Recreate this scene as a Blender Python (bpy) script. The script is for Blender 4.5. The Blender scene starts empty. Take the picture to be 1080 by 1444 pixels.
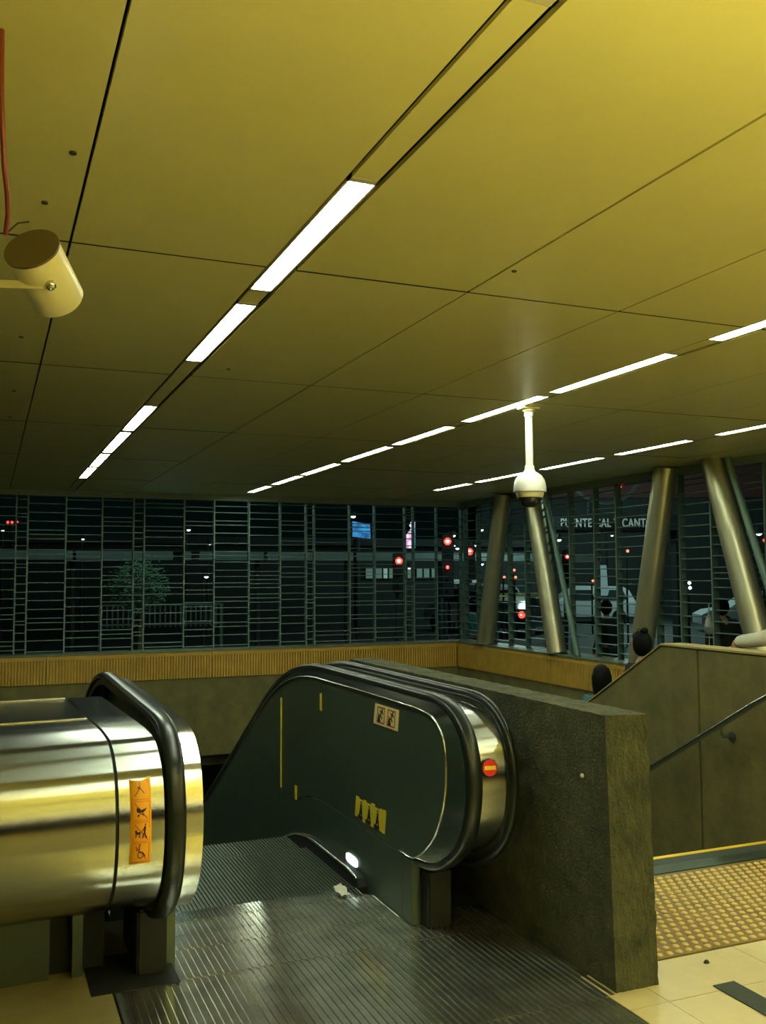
import bpy, bmesh, math, random
from mathutils import Vector, Matrix
random.seed(7)
PI = math.pi
scene = bpy.context.scene
C = scene.collection

# ------------------------------------------------------------------ camera
FPX, YAW, PITCH, ROLL, EYE = 1329.4, 0.395971, 0.0685176, -0.0041131, 1.6
_f = Vector((math.sin(YAW)*math.cos(PITCH), math.cos(YAW)*math.cos(PITCH), math.sin(PITCH)))
_r = Vector((math.cos(YAW), -math.sin(YAW), 0))
_u = _r.cross(_f)
CR = _r*math.cos(ROLL) + _u*math.sin(ROLL)
CU = _u*math.cos(ROLL) - _r*math.sin(ROLL)
cd = bpy.data.cameras.new('camera')
cam = bpy.data.objects.new('camera', cd); C.objects.link(cam)
cd.sensor_fit = 'VERTICAL'; cd.sensor_height = 24.0; cd.lens = FPX/1444*24.0
cd.clip_start = 0.05; cd.clip_end = 400
m = Matrix.Identity(4)
for i in range(3):
    m[i][0] = CR[i]; m[i][1] = CU[i]; m[i][2] = -_f[i]
m[0][3], m[1][3], m[2][3] = 0, 0, EYE
cam.matrix_world = m
scene.camera = cam

# ------------------------------------------------------------------ world, exposure
w = bpy.data.worlds.new('night_sky'); scene.world = w; w.use_nodes = True
bg = w.node_tree.nodes['Background']
bg.inputs[0].default_value = (0.10, 0.55, 0.48, 1); bg.inputs[1].default_value = 0.005
vs = scene.view_settings
scene.display_settings.display_device = 'sRGB'
vs.view_transform = 'Standard'; vs.look = 'None'; vs.gamma = 1.0; vs.use_curve_mapping = False
vs.exposure = 0.0
LAMP = (0.87, 1.0, 0.78)        # tube colour
LAMP_POWER = 50.0               # radiance of the tubes over the escalators
BACK_COL = (1.0, 0.94, 0.68)    # warm colour of the added fill lamps behind the camera
BACK_POWER = 15.0
UP_POWER = 55.0

def ray(x, y):
    return CR*((x-540)/FPX) + CU*((722-y)/FPX) + _f
def on(x, y, ax, c):
    d = ray(x, y); o = Vector((0, 0, EYE)); return o + d*((c-o[ax])/d[ax])
def dp(x, y, d):
    return Vector((0, 0, EYE)) + ray(x, y)*d

# ------------------------------------------------------------------ materials
def mat(name, col, rough=0.6, metal=0.0, noise=0.0, nscale=8.0, bump=0.0, bscale=60.0, emit=None, estr=0.0, col2=None,
        stretch=None, spec=0.5, trans=0.0, aniso=0.0):
    mt = bpy.data.materials.new(name); mt.use_nodes = True
    nt = mt.node_tree; b = nt.nodes['Principled BSDF']
    b.inputs['Base Color'].default_value = (*col, 1)
    b.inputs['Roughness'].default_value = rough
    b.inputs['Metallic'].default_value = metal
    b.inputs['Specular IOR Level'].default_value = spec
    if trans: b.inputs['Transmission Weight'].default_value = trans
    if aniso: b.inputs['Anisotropic'].default_value = aniso
    if emit:
        b.inputs['Emission Color'].default_value = (*emit, 1); b.inputs['Emission Strength'].default_value = estr
    tc = nt.nodes.new('ShaderNodeTexCoord'); mp = nt.nodes.new('ShaderNodeMapping')
    nt.links.new(tc.outputs['Object'], mp.inputs[0])
    if stretch: mp.inputs['Scale'].default_value = stretch
    if noise or col2:
        n = nt.nodes.new('ShaderNodeTexNoise'); n.inputs['Scale'].default_value = nscale
        n.inputs['Detail'].default_value = 6; n.inputs['Roughness'].default_value = .65
        nt.links.new(mp.outputs[0], n.inputs['Vector'])
        rp = nt.nodes.new('ShaderNodeValToRGB'); e = rp.color_ramp.elements
        c2 = col2 or tuple(c*(1-noise) for c in col)
        e[0].position = .32; e[0].color = (*c2, 1); e[1].position = .68; e[1].color = (*col, 1)
        nt.links.new(n.outputs[0], rp.inputs[0]); nt.links.new(rp.outputs[0], b.inputs['Base Color'])
    if bump:
        n2 = nt.nodes.new('ShaderNodeTexNoise'); n2.inputs['Scale'].default_value = bscale; n2.inputs['Detail'].default_value = 4
        nt.links.new(mp.outputs[0], n2.inputs['Vector'])
        bp = nt.nodes.new('ShaderNodeBump'); bp.inputs['Strength'].default_value = bump; bp.inputs['Distance'].default_value = .01
        nt.links.new(n2.outputs[0], bp.inputs['Height']); nt.links.new(bp.outputs[0], b.inputs['Normal'])
    return mt
M = {}
M['ceiling'] = mat('ceiling_paint', (.64, .59, .225), .38, noise=.06, nscale=3, bump=.03, bscale=200)
M['dark'] = mat('dark_gap', (.02, .03, .02), .8)
M['housing'] = mat('fixture_housing', (.5, .46, .3), .35, noise=.05)
M['tube'] = mat('tube_diffuser', (.9, .9, .9), .4, emit=LAMP, estr=LAMP_POWER)
M['fill_down'] = mat('fill_diffuser_warm', (.9, .9, .9), .4, emit=BACK_COL, estr=BACK_POWER)
M['fill_up'] = mat('fill_uplight_tube', (.9, .9, .9), .4, emit=(1, .86, .25), estr=UP_POWER)
M['concrete'] = mat('concrete', (.085, .087, .038), .9, col2=(.028, .038, .017), nscale=7, bump=.8, bscale=90)
M['well'] = mat('well_concrete', (.155, .13, .038), .85, col2=(.085, .08, .024), nscale=4, bump=.3, bscale=40)
M['band'] = mat('yellow_ribbed_concrete', (.46, .28, .035), .7, col2=(.36, .215, .025), nscale=6, bump=.15)
M['ledge'] = mat('ledge_metal', (.16, .18, .10), .5, metal=.3, noise=.3)
M['steel'] = mat('brushed_steel', (.56, .57, .51), .16, metal=1, noise=.10, nscale=6, stretch=(.6, 14, 14), bump=.015, bscale=30)
M['casing'] = mat('cross_brushed_steel', (.40, .42, .38), .22, metal=1, noise=.10, nscale=6, stretch=(.6, 14, 14), aniso=.93)
_nt = M['casing'].node_tree; _tg = _nt.nodes.new('ShaderNodeTangent'); _tg.direction_type = 'RADIAL'; _tg.axis = 'X'; _nt.nodes['Principled BSDF'].inputs['Anisotropic Rotation'].default_value = .25
_nt.links.new(_tg.outputs[0], _nt.nodes['Principled BSDF'].inputs['Tangent'])
M['steel_dark'] = mat('dark_steel', (.10, .135, .10), .42, metal=.75, noise=.2, nscale=3)
M['panel'] = mat('balustrade_panel', (.075, .115, .085), .38, metal=.45, noise=.18, nscale=2.5, spec=.35)
M['rim'] = mat('polished_rim', (.6, .62, .55), .22, metal=1, noise=.1)
M['rubber'] = mat('black_rubber', (.010, .016, .012), .3, noise=.2, spec=.32)
M['black'] = mat('black_gap', (.006, .009, .007), .7)
M['plate'] = mat('grooved_floor_steel', (.76, .75, .65), .18, metal=.94, noise=.35, nscale=7, bump=.012, bscale=90)
M['tread'] = mat('step_tread', (.13, .16, .12), .45, metal=.8, noise=.3, nscale=9)
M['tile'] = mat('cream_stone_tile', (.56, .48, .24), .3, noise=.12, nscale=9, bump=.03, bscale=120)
M['tile_shaded'] = mat('shaded_stone_tile', (.30, .26, .12), .42, noise=.2, nscale=9, bump=.03, bscale=120)  # darker copy of the cream tile, left-side shade put into its colour
M['grout'] = mat('grout', (.22, .18, .08), .9)
M['tactile'] = mat('tactile_yellow', (.22, .145, .022), .6, col2=(.13, .10, .018), nscale=6, bump=.1)
M['stud'] = mat('tactile_stud', (.60, .42, .12), .5, noise=.2)
M['strip'] = mat('dark_anti_slip', (.035, .05, .035), .8, noise=.3, nscale=80)
M['nosing'] = mat('yellow_nosing', (.75, .52, .03), .55, noise=.15)
M['lattice'] = mat('lattice_metal', (.12, .20, .17), .5, metal=.35, noise=.2)
M['column'] = mat('column_steel', (.42, .41, .27), .33, metal=.75, noise=.08)
M['white'] = mat('white_plastic', (.80, .78, .72), .4, noise=.03)
M['cream'] = mat('cream_enamel', (.72, .66, .34), .4, noise=.06)
M['dome'] = mat('smoked_dome', (.02, .02, .02), .08, spec=.8)
M['red'] = mat('red_plastic', (.20, .035, .015), .45, noise=.1)
M['signred'] = mat('sign_red', (.75, .015, .01), .5, emit=(1, .03, .01), estr=0)
M['signyellow'] = mat('sign_yellow', (.95, .62, .02), .5)
M['orange'] = mat('sticker_orange', (.95, .42, .01), .5, noise=.05)
M['ink'] = mat('black_ink', (.015, .012, .01), .6)
M['inkred'] = mat('red_ink', (.55, .04, .01), .6)
M['stickcream'] = mat('sticker_cream', (.80, .66, .30), .55, noise=.12, nscale=30)
M['stickyellow'] = mat('sticker_yellow', (.75, .60, .03), .55, noise=.2, nscale=20)
M['comb'] = mat('comb_light', (.9, .9, .9), .4, emit=(.8, 1, .95), estr=1.3)
M['paper'] = mat('paper', (.8, .78, .7), .8, noise=.1)
M['hair'] = mat('black_hair', (.005, .006, .005), .7, spec=.12, noise=.3, nscale=60, stretch=(1, 1, .15), bump=.4, bscale=90)
M['skin'] = mat('skin', (.32, .19, .11), .55, noise=.05)
M['teal'] = mat('teal_cloth', (.06, .30, .32), .8, noise=.15, bump=.1)
M['tealdk'] = mat('muted_teal_cloth', (.05, .13, .14), .8, noise=.15, bump=.1)
M['jean'] = mat('denim', (.08, .16, .24), .85, noise=.2, bump=.1)
M['darkcloth'] = mat('dark_cloth', (.012, .02, .02), .85, noise=.2)
M['greycloth'] = mat('pale_grey_cloth', (.52, .52, .46), .85, noise=.12, nscale=12, bump=.3, bscale=18)
M['pink'] = mat('pink_cloth', (.55, .13, .13), .85, noise=.1)
M['bagwhite'] = mat('white_plastic_bag', (.8, .85, .85), .5, noise=.05, bump=.3, bscale=20)
M['asphalt'] = mat('asphalt', (.045, .055, .05), .75, noise=.3, nscale=3, bump=.1)
M['leaf'] = mat('leaf', (.05, .13, .06), .6, noise=.3, nscale=4)
M['bark'] = mat('bark', (.12, .10, .06), .9, noise=.3, nscale=20, bump=.4)
M['facade'] = mat('dark_facade', (.022, .033, .03), .8, noise=.2)
M['maroon'] = mat('maroon_facade', (.10, .035, .03), .8, noise=.2)
M['fascia'] = mat('grey_fascia', (.20, .26, .24), .6, noise=.15)
M['glass'] = mat('dark_glass', (.02, .03, .03), .08)
M['shoplit'] = mat('lit_pane', (.3, .4, .36), .4, emit=(.45, .85, .72), estr=.09, noise=.4, nscale=1.2)
M['shopbright'] = mat('bright_pane', (.4, .5, .45), .4, emit=(.6, 1, .85), estr=.22)
M['letters'] = mat('backlit_letters', (.4, .45, .42), .5, emit=(.55, .8, .7), estr=.16)
M['ringgrey'] = mat('emblem_grey', (.05, .065, .06), .5, noise=.1)
M['lampwhite'] = mat('lamp_glow', (.9, .9, .9), .5, emit=(.85, 1, .97), estr=3)
M['lampred'] = mat('red_glow', (.6, .1, .1), .5, emit=(1, .05, .03), estr=3.0)
M['lampcore'] = mat('signal_core', (.8, .4, .4), .5, emit=(1, .5, .45), estr=2.2)
M['lampamber'] = mat('amber_glow', (.6, .2, .1), .5, emit=(1, .28, .12), estr=1.6)
M['lampgreen'] = mat('green_glow', (.2, .5, .4), .5, emit=(.1, .6, .45), estr=.8)
M['silver'] = mat('silver_paint', (.55, .60, .60), .4, metal=.2, noise=.05)
M['taxiblack'] = mat('black_paint', (.015, .02, .018), .25, noise=.1)
M['taxiyellow'] = mat('yellow_paint', (.35, .30, .04), .35, noise=.1)
M['coping'] = mat('parapet_coping', (.33, .26, .085), .8, noise=.2, nscale=5)
M['fence'] = mat('pale_railing', (.08, .12, .10), .6, noise=.1)

# ------------------------------------------------------------------ helpers
class MB:
    def __init__(s): s.v = []; s.f = []
    def add(s, vs_, fs):
        o = len(s.v); s.v += [tuple(v) for v in vs_]; s.f += [tuple(i+o for i in f) for f in fs]
    def box(s, a, b, rot=None, org=None):
        (x0, y0, z0), (x1, y1, z1) = a, b
        vs_ = [Vector(p) for p in ((x0,y0,z0),(x1,y0,z0),(x1,y1,z0),(x0,y1,z0),(x0,y0,z1),(x1,y0,z1),(x1,y1,z1),(x0,y1,z1))]
        if rot is not None:
            o = Vector(org or (0, 0, 0)); vs_ = [rot @ (v-o) + o for v in vs_]
        s.add(vs_, [(0,3,2,1),(4,5,6,7),(0,1,5,4),(1,2,6,5),(2,3,7,6),(3,0,4,7)])
    def prismx(s, prof, x0, x1):            # prof: closed list of (y, z), extruded along x
        n = len(prof)
        s.add([(x0, y, z) for y, z in prof] + [(x1, y, z) for y, z in prof],
              [tuple(range(n))[::-1], tuple(range(n, 2*n))] + [(i, (i+1) % n, n+(i+1) % n, n+i) for i in range(n)])
    def ribbonx(s, A, B, x0, x1):           # solid between two open curves A and B in the YZ plane
        n = len(A); v = []
        for x in (x0, x1):
            v += [(x, y, z) for y, z in A] + [(x, y, z) for y, z in B]
        f = []
        for i in range(n-1):
            f += [(i, i+1, n+i+1, n+i), (2*n+i, 3*n+i, 3*n+i+1, 2*n+i+1), (i, 2*n+i, 2*n+i+1, i+1), (n+i, n+i+1, 3*n+i+1, 3*n+i)]
        f += [(0, n, 3*n, 2*n), (n-1, 3*n-1, 4*n-1, 2*n-1)]
        s.add(v, f)
    def sweep(s, path, sect, up=None, caps=True):   # sect: list of (a, b) in the (side, normal) frame
        path = [Vector(p) for p in path]; n = len(path); k = len(sect); v = []
        prev = None
        for i, p in enumerate(path):
            t = (path[min(i+1, n-1)] - path[max(i-1, 0)]).normalized()
            if up is not None: side = Vector(up)
            else:
                if prev is None:
                    side = t.cross(Vector((0, 0, 1)))
                    if side.length < .05: side = t.cross(Vector((1, 0, 0)))
                else: side = prev - t*prev.dot(t)
                side.normalize(); prev = side
            nn = side.cross(t).normalized()
            v += [p + side*a + nn*b for a, b in sect]
        f = [(i*k+j, i*k+(j+1) % k, (i+1)*k+(j+1) % k, (i+1)*k+j) for i in range(n-1) for j in range(k)]
        if caps: f += [tuple(range(k))[::-1], tuple(range((n-1)*k, n*k))]
        s.add(v, f)
    def tube(s, path, r, k=12, r2=None):
        path = [Vector(p) for p in path]
        if r2 is None:
            s.sweep(path, [(r*math.cos(2*PI*j/k), r*math.sin(2*PI*j/k)) for j in range(k)])
        else:
            n = len(path); t = (path[-1]-path[0]).normalized(); a = t.cross(Vector((0, 0, 1)))
            if a.length < .05: a = t.cross(Vector((1, 0, 0)))
            a.normalize(); b = t.cross(a); v = []
            for i, p in enumerate(path):
                rr = r + (r2-r)*i/(n-1); v += [p + a*rr*math.cos(2*PI*j/k) + b*rr*math.sin(2*PI*j/k) for j in range(k)]
            f = [(i*k+j, i*k+(j+1) % k, (i+1)*k+(j+1) % k, (i+1)*k+j) for i in range(n-1) for j in range(k)]
            s.add(v, f + [tuple(range(k))[::-1], tuple(range((n-1)*k, n*k))])
    def lathe(s, prof, o=(0, 0, 0), axis=None, k=28):  # prof: (r, h) along the axis
        ax = Vector(axis or (0, 0, 1)).normalized(); a = ax.orthogonal().normalized(); b = ax.cross(a); o = Vector(o)
        v = []; n = len(prof)
        for r, h in prof:
            v += [o + ax*h + (a*math.cos(2*PI*j/k) + b*math.sin(2*PI*j/k))*max(r, 1e-5) for j in range(k)]
        f = [(i*k+j, i*k+(j+1) % k, (i+1)*k+(j+1) % k, (i+1)*k+j) for i in range(n-1) for j in range(k)]
        s.add(v, f + [tuple(range(k))[::-1], tuple(range((n-1)*k, n*k))])
    def ball(s, c, r, k=12, sc=(1, 1, 1)):
        n = max(6, k//2); pr = [(r*math.sin(PI*i/n), -r*math.cos(PI*i/n)) for i in range(n+1)]
        o = len(s.v); s.lathe(pr, (0, 0, 0), None, k)
        for i in range(o, len(s.v)):
            v = s.v[i]; s.v[i] = (c[0]+v[0]*sc[0], c[1]+v[1]*sc[1], c[2]+v[2]*sc[2])
    def mesh(s, name):
        me = bpy.data.meshes.new(name); me.from_pydata(s.v, [], s.f); me.validate(); me.update()
        bm = bmesh.new(); bm.from_mesh(me); bmesh.ops.recalc_face_normals(bm, faces=bm.faces); bm.to_mesh(me); bm.free()
        return me
    def build(s, name, m_, parent=None, smooth=None, bevel=0, seg=2):
        me = s.mesh(name); me.materials.append(m_ if not isinstance(m_, str) else M[m_])
        if bevel:
            bm = bmesh.new(); bm.from_mesh(me)
            bmesh.ops.remove_doubles(bm, verts=bm.verts, dist=1e-5)
            ed = [e for e in bm.edges if len(e.link_faces) == 2 and e.calc_face_angle(0) > .6]
            bmesh.ops.bevel(bm, geom=ed, offset=bevel, segments=seg, affect='EDGES', clamp_overlap=True)
            bm.to_mesh(me); bm.free()
        if smooth:
            me.polygons.foreach_set('use_smooth', [True]*len(me.polygons)); me.set_sharp_from_angle(angle=math.radians(smooth))
        o = bpy.data.objects.new(name, me); C.objects.link(o)
        if parent is not None: child(o, parent)
        return o
def child(o, p):
    o.parent = p
    q = p; off = Vector((0, 0, 0))
    if p.get('_base'): off = Vector(p['_base'])
    while q.parent is not None: q = q.parent
    if q.get('_base'): o.matrix_parent_inverse = Matrix.Translation(-Vector(q['_base'])) if p is q else Matrix.Identity(4)
def root(name, loc, label, cat, group=None, kind=None):
    o = bpy.data.objects.new(name, None); C.objects.link(o); o.location = loc; o.empty_display_size = .1
    o['_base'] = tuple(loc); tag(o, label, cat, group, kind); return o
def tag(o, label=None, cat=None, group=None, kind=None):
    if label: o['label'] = label
    if cat: o['category'] = cat
    if group: o['group'] = group
    if kind: o['kind'] = kind
    return o
def inst(name, me, parent, loc=(0, 0, 0), kind=None):
    o = bpy.data.objects.new(name, me); C.objects.link(o); child(o, parent); o.location = loc
    if kind: o['kind'] = kind
    return o
def struct(name, label=None, cat='structure'):
    o = bpy.data.objects.new(name, None); C.objects.link(o); o['kind'] = 'structure'
    if label: o['label'] = label
    o['category'] = cat; return o
ORD = ['first', 'second', 'third', 'fourth', 'fifth', 'sixth', 'seventh', 'eighth', 'ninth', 'tenth', 'eleventh', 'twelfth']

HC = 2.9                 # ceiling height
YF, XR = 14.70, 7.65     # lattice planes (far wall, right wall)
XL, YB = -7.0, -12.0     # extent of the hall to the left and behind the camera
ZR = 0.50                # rim height
ROWS = [-4.04, -1.46, 1.115, 3.70, 6.25]
CH = 0.062               # half width of a lamp channel

# ================================================================== CEILING
ceil = struct('ceiling', 'yellowish painted panel ceiling with recessed lamp rows', 'ceiling')
b = MB(); b.box((XL, YB, HC+.10), (XR-.0, YF, HC+.16)); b.build('ceiling_slab', 'dark', ceil)
xs = []                  # panel columns between channels
edges = [XL] + [e for r in ROWS for e in (r-CH, r+CH)] + [XR]
for i in range(0, len(edges)-1, 2):
    a_, b_ = edges[i], edges[i+1]
    if i == 0: cuts = [a_, -6.6, -5.76, -4.92, b_]; cuts = [a_, -5.76, -4.92, b_]
    elif i == len(edges)-2: cuts = [a_, 7.10, b_]
    else:
        c0 = a_ - CH; cuts = [a_, c0+.885, c0+1.725, b_]
    xs += list(zip(cuts[:-1], cuts[1:]))
yc = [YB, -9.85, -7.58, -5.31, -3.04, -.77, 1.50, 3.77, 6.04, 8.31, 10.58, 12.85, YF-.04]
G = .008
for (x0, x1) in xs:
    for y0, y1 in zip(yc[:-1], yc[1:]):
        b = MB(); dz = random.uniform(0, .003)
        b.box((x0+.005, y0+G, HC+dz), (x1-.005, y1-G, HC+.02)); b.build('ceiling_panel', 'ceiling', ceil)
        if y1 < YF-.1:
            b = MB(); b.box((x0+.004, y1-G+.001, HC+.001), (x1-.004, y1+G-.001, HC+.019)); b.build('joint_gasket', 'black', ceil)
# small plugs on the left panels
for px, py in ((63, 285), (30, 475), (20, 551), (14, 588), (322, 520), (103, 215), (725, 382)):
    p = on(px, py, 2, HC)
    b = MB(); b.lathe([(.004, 0), (.011, 0), (.011, .006), (.004, .006)], (p.x, p.y, HC-.005), k=14)
    b.build('ceiling_plug', 'steel_dark', ceil)
# fixtures
lit = {
 1.115: [(.45, 1.77), (2.81, 4.13), (4.33, 5.65), (7.23, 8.56), (8.64, 10.15), (10.25, 11.5), (11.6, 12.9)],
 3.70: [(-.2, 1.12), (1.3, 2.6), (2.76, 4.08), (4.39, 5.69), (5.79, 7.05), (7.29, 8.54), (8.66, 10.0), (10.2, 11.5), (11.62, 12.86), (13.1, 14.2)],
 6.25: [(2.6, 3.9), (4.1, 5.4), (5.6, 6.87), (7.2, 8.40), (8.63, 9.90), (10.25, 11.57), (11.75, 12.9)],
 -1.46: [(8.6, 9.9), (11.6, 12.9)],
 -4.04: [(8.6, 9.9), (11.6, 12.9)],
}
side_name = {1.115: 'long left row', 3.70: 'middle row', 6.25: 'short right row by the columns', -1.46: 'row over the left escalator', -4.04: 'outermost left row'}
def fixture(x, y0, y1, label, group, tube='tube'):
    t = root('ceiling_light', (x, (y0+y1)/2, HC), label, 'ceiling light', group)
    b = MB(); h = CH-.008
    b.box((x-h, y0, HC+.004), (x-h+.008, y1, HC+.07)); b.box((x+h-.008, y0, HC+.004), (x+h, y1, HC+.07))
    b.box((x-h, y0, HC+.004), (x+h, y0+.03, HC+.07)); b.box((x-h, y1-.03, HC+.004), (x+h, y1, HC+.07))
    b.box((x-h, y0, HC+.06), (x+h, y1, HC+.07)); b.build('housing', 'housing', t)
    b = MB(); q = h-.012
    b.sweep([(x, y0+.045, HC+.035), (x, y0+.09, HC+.035), (x, y1-.09, HC+.035), (x, y1-.045, HC+.035)],
            [(q*math.cos(a), .022*math.sin(a)) for a in [2*PI*j/12 for j in range(12)]], up=(1, 0, 0))
    b.build('diffuser', tube, t, smooth=50)
for r in ROWS:
    segs = sorted(lit[r]); k = 0
    for (y0, y1) in segs:
        n = ORD[k]; k += 1
        fixture(r, y0, y1, '%s lit ceiling lamp from the camera in the %s' % (n, side_name[r]), 'lamps of the ' + side_name[r])
    # blank filler strips between lamps
    y = YB
    for (y0, y1) in segs + [(YF-.06, None)]:
        if y0 - y > .03:
            cuts = [y] + [c for c in yc if y+.3 < c < y0-.3] + [y0]
            for c0, c1 in zip(cuts[:-1], cuts[1:]):
                b = MB(); b.box((r-CH+.016, c0+.004, HC+.006), (r+CH-.016, c1-.004, HC+.02)); b.build('filler_strip', 'ceiling', ceil)
        y = y1
# added fill lamps, hung unseen behind the camera to light ceiling and floor
for k, (yy, who) in enumerate(((.45, 'nearest'), (-1.3, 'second nearest'), (-3.2, 'middle'), (-5.8, 'second farthest'), (-9.0, 'farthest'))):
    t = root('fill_light_line', (.6, yy, HC), '%s added fill lamp line hung out of view behind the camera' % who, 'ceiling light', 'added fill lamp lines behind the camera')
    zl = HC-.80
    for x0, x1 in ((.2, 2.3), (2.5, 4.6), (4.8, 6.9)):
        b = MB(); b.box((x0, yy-.09, zl-.02), (x1, yy+.09, zl+.02)); hs = b.build('fill_tray', 'housing', t)
        b = MB(); b.box((x0+.03, yy-.075, zl-.028), (x1-.03, yy+.075, zl-.0205)); b.build('diffuser', 'fill_down' if x0 > 1 else 'housing', hs)  # diffuser of the added fill lamps
        b = MB(); b.box((x0+.03, yy-.06, zl+.0205), (x1-.03, yy+.06, zl+.03)); b.build('fill_uplight', 'fill_up', hs)
        for xx in (x0+.3, x1-.3):
            b = MB(); b.tube([(xx, yy-.08, zl+.01), (xx, yy-.08, HC-.001)], .004, 6); b.build('fill_hanger', 'steel', hs)
# edge beams along the lattice
b = MB(); b.box((XL, YF-.03, HC-.09), (XR+.1, YF+.12, HC+.2)); tag(b.build('trim_1', 'fascia'), 'grey edge beam above the far slat screen', 'trim', kind='structure')
b = MB(); b.box((XR-.03, -3, HC-.09), (XR+.12, YF-.04, HC+.2)); tag(b.build('trim_2', 'fascia'), 'grey edge beam above the right slat screen', 'trim', kind='structure')

# ================================================================== WALLS OF THE WELL
def ribbed(name, parent, fixed, axis, a0, a1, z0, z1, sgn):
    """band with vertical ribs; axis 0 runs along x (face towards -y), axis 1 runs along y (face towards -x)"""
    b = MB(); pitch = .042; n = int((a1-a0)/pitch); P0 = []
    for i in range(n):
        s0 = a0 + (a1-a0)*i/n; s1 = a0 + (a1-a0)*(i+1)/n; d = (s1-s0)
        P0 += [(s0, 0), (s0+d*.60, 0), (s0+d*.66, .022), (s0+d*.94, .022)]
    P0.append((a1, 0)); zt = z1-.055
    v = []
    for (s, d) in P0:
        for z in (z0, zt):
            v.append((s, fixed+d, z) if axis == 0 else (fixed+d, s, z))
    f = [(2*i, 2*i+2, 2*i+3, 2*i+1) for i in range(len(P0)-1)]
    b.add(v, f)
    if axis == 0: b.box((a0, fixed-.002, zt), (a1, fixed+.12, z1)); b.box((a0, fixed+.024, z0), (a1, fixed+.12, zt+.001))
    else: b.box((fixed-.002, a0, zt), (fixed+.12, a1, z1)); b.box((fixed+.024, a0, z0), (fixed+.12, a1, zt+.001))
    o = b.build(name, 'band', parent); return o
wf = struct('wall_far', 'yellow ribbed parapet band over olive concrete along the far side of the well', 'wall')
FB = YF - .25            # face of the parapet
cutx = [-4.0, -1.6, .8, 3.2, 5.6, 7.40]
for a_, b_ in zip(cutx[:-1], cutx[1:]): ribbed('ribbed_panel', wf, FB, 0, a_+.003, b_-.003, .075, ZR-.03, -1)
cutw = [-4.0, -1.0, 1.95, 4.4, 6.9, 7.48]
for a_, b_ in zip(cutw[:-1], cutw[1:]):
    b = MB(); b.box((a_+.004, FB+.02, -1.10), (b_-.004, FB+.3, .068)); b.build('concrete_panel', 'well', wf)
b = MB(); b.box((-4, FB+.05, -1.09), (XR, FB+.29, .07)); b.build('backing', 'dark', wf)
b = MB(); b.box((XL, FB-.01, ZR-.03), (XR+.2, YF+.15, ZR)); b.build('ledge_cap', 'ledge', wf, bevel=.006)
b = MB(); b.box((-4, FB+.12, .07), (XR+.2, YF+.15, ZR-.03)); b.build('parapet_core', 'concrete', wf)
wr = struct('wall_right', 'yellow ribbed parapet band over concrete under the right slat screen', 'wall')
FR = XR - .25
cuty = [4.2, 6.6, 9.0, 11.55, 14.44]
for a_, b_ in zip(cuty[:-1], cuty[1:]): ribbed('ribbed_panel', wr, FR, 1, a_+.003, b_-.003, .075, ZR-.03, -1)
cutw = [4.2, 6.9, 9.5, 12.0, 14.47]
for a_, b_ in zip(cutw[:-1], cutw[1:]):
    b = MB(); b.box((FR+.02, a_+.004, -5), (FR+.3, b_-.004, .068)); b.build('concrete_panel', 'well', wr)
b = MB(); b.box((FR+.05, -3, -5), (XR+.14, FB+.3, .07)); b.build('backing', 'dark', wr)
b = MB(); b.box((FR-.01, -3, ZR-.03), (XR+.2, FB-.01, ZR)); b.build('ledge_cap', 'ledge', wr, bevel=.006)
b = MB(); b.box((FR+.12, -3, .07), (XR+.2, FB+.12, ZR-.03)); b.build('parapet_core', 'concrete', wr)
# tunnel and lower level
wb = struct('wall_back', 'dark concrete of the lower concourse beyond the escalator opening', 'wall')
b = MB(); b.box((-4, 22, -5.2), (8, 22.2, -1.0)); b.box((-4.2, 4.4, -5.2), (-4.0, 22, .0)); b.box((XR+.0, 14.7, -5.2), (XR+.2, 22, -1.1))
b.box((-4, FB+.3, -1.3), (8, 22.2, -1.1)); b.build('concourse_wall', 'concrete', wb)
lf = struct('floor_lower', 'dark floor of the lower concourse', 'floor')
b = MB(); b.box((-4.2, 4.4, -5.4), (8, 22.2, -5.2)); b.build('concourse_floor', 'concrete', lf)
# left and back walls of the hall
wl = struct('wall_left', 'plain wall far to the left of the escalators', 'wall')
b = MB(); b.box((XL-.2, YB, -.3), (XL, YF, HC+.16)); b.build('wall_face', 'well', wl)

# ================================================================== FLOOR
fl = struct('floor', 'cream stone tile floor', 'floor')
b = MB(); b.box((XL, YB, -.30), (XR+.1, 2.2, -.012)); b.box((XL, 2.2, -.30), (.46, 4.62, -.012)); b.box((.46, 2.2, -.30), (2.2, 4.75, -.03))
b.box((2.2, 2.2, -.30), (4.70, 4.20, -.012)); b.box((4.76, 2.2, -.3), (XR+.1, 5.4, -.012)); b.build('floor_slab', 'grout', fl)
def tiles(x0, x1, y0, y1, sx, sy, ox, oy, mt='tile'):
    i0 = math.floor((x0-ox)/sx); x = ox + i0*sx
    while x < x1-1e-6:
        y = oy + math.floor((y0-oy)/sy)*sy
        while y < y1-1e-6:
            a0, a1, b0, b1 = max(x, x0), min(x+sx, x1), max(y, y0), min(y+sy, y1)
            if a1-a0 > .02 and b1-b0 > .02:
                q = MB(); q.box((a0+.0015, b0+.0015, -.02), (a1-.0015, b1-.0015, random.uniform(-.0008, 0))); q.build('floor_tile', mt, fl)
            y += sy
        x += sx
tiles(2.22, 4.9, .6, 3.29, .6, .6, 3.0, 2.97)
tiles(-1.4, .485, .6, 4.16, .6, .6, -.12, 2.97, 'tile_shaded')
tiles(.485, 2.22, .6, 2.2, .6, .6, 3.0, 2.97, 'tile_shaded')
b = MB(); b.box((XL, YB, -.02), (2.2, .6, -.001)); b.box((XL, .6, -.02), (-1.4, 4.3, -.001)); b.build('floor_field', 'tile_shaded', fl)
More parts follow.
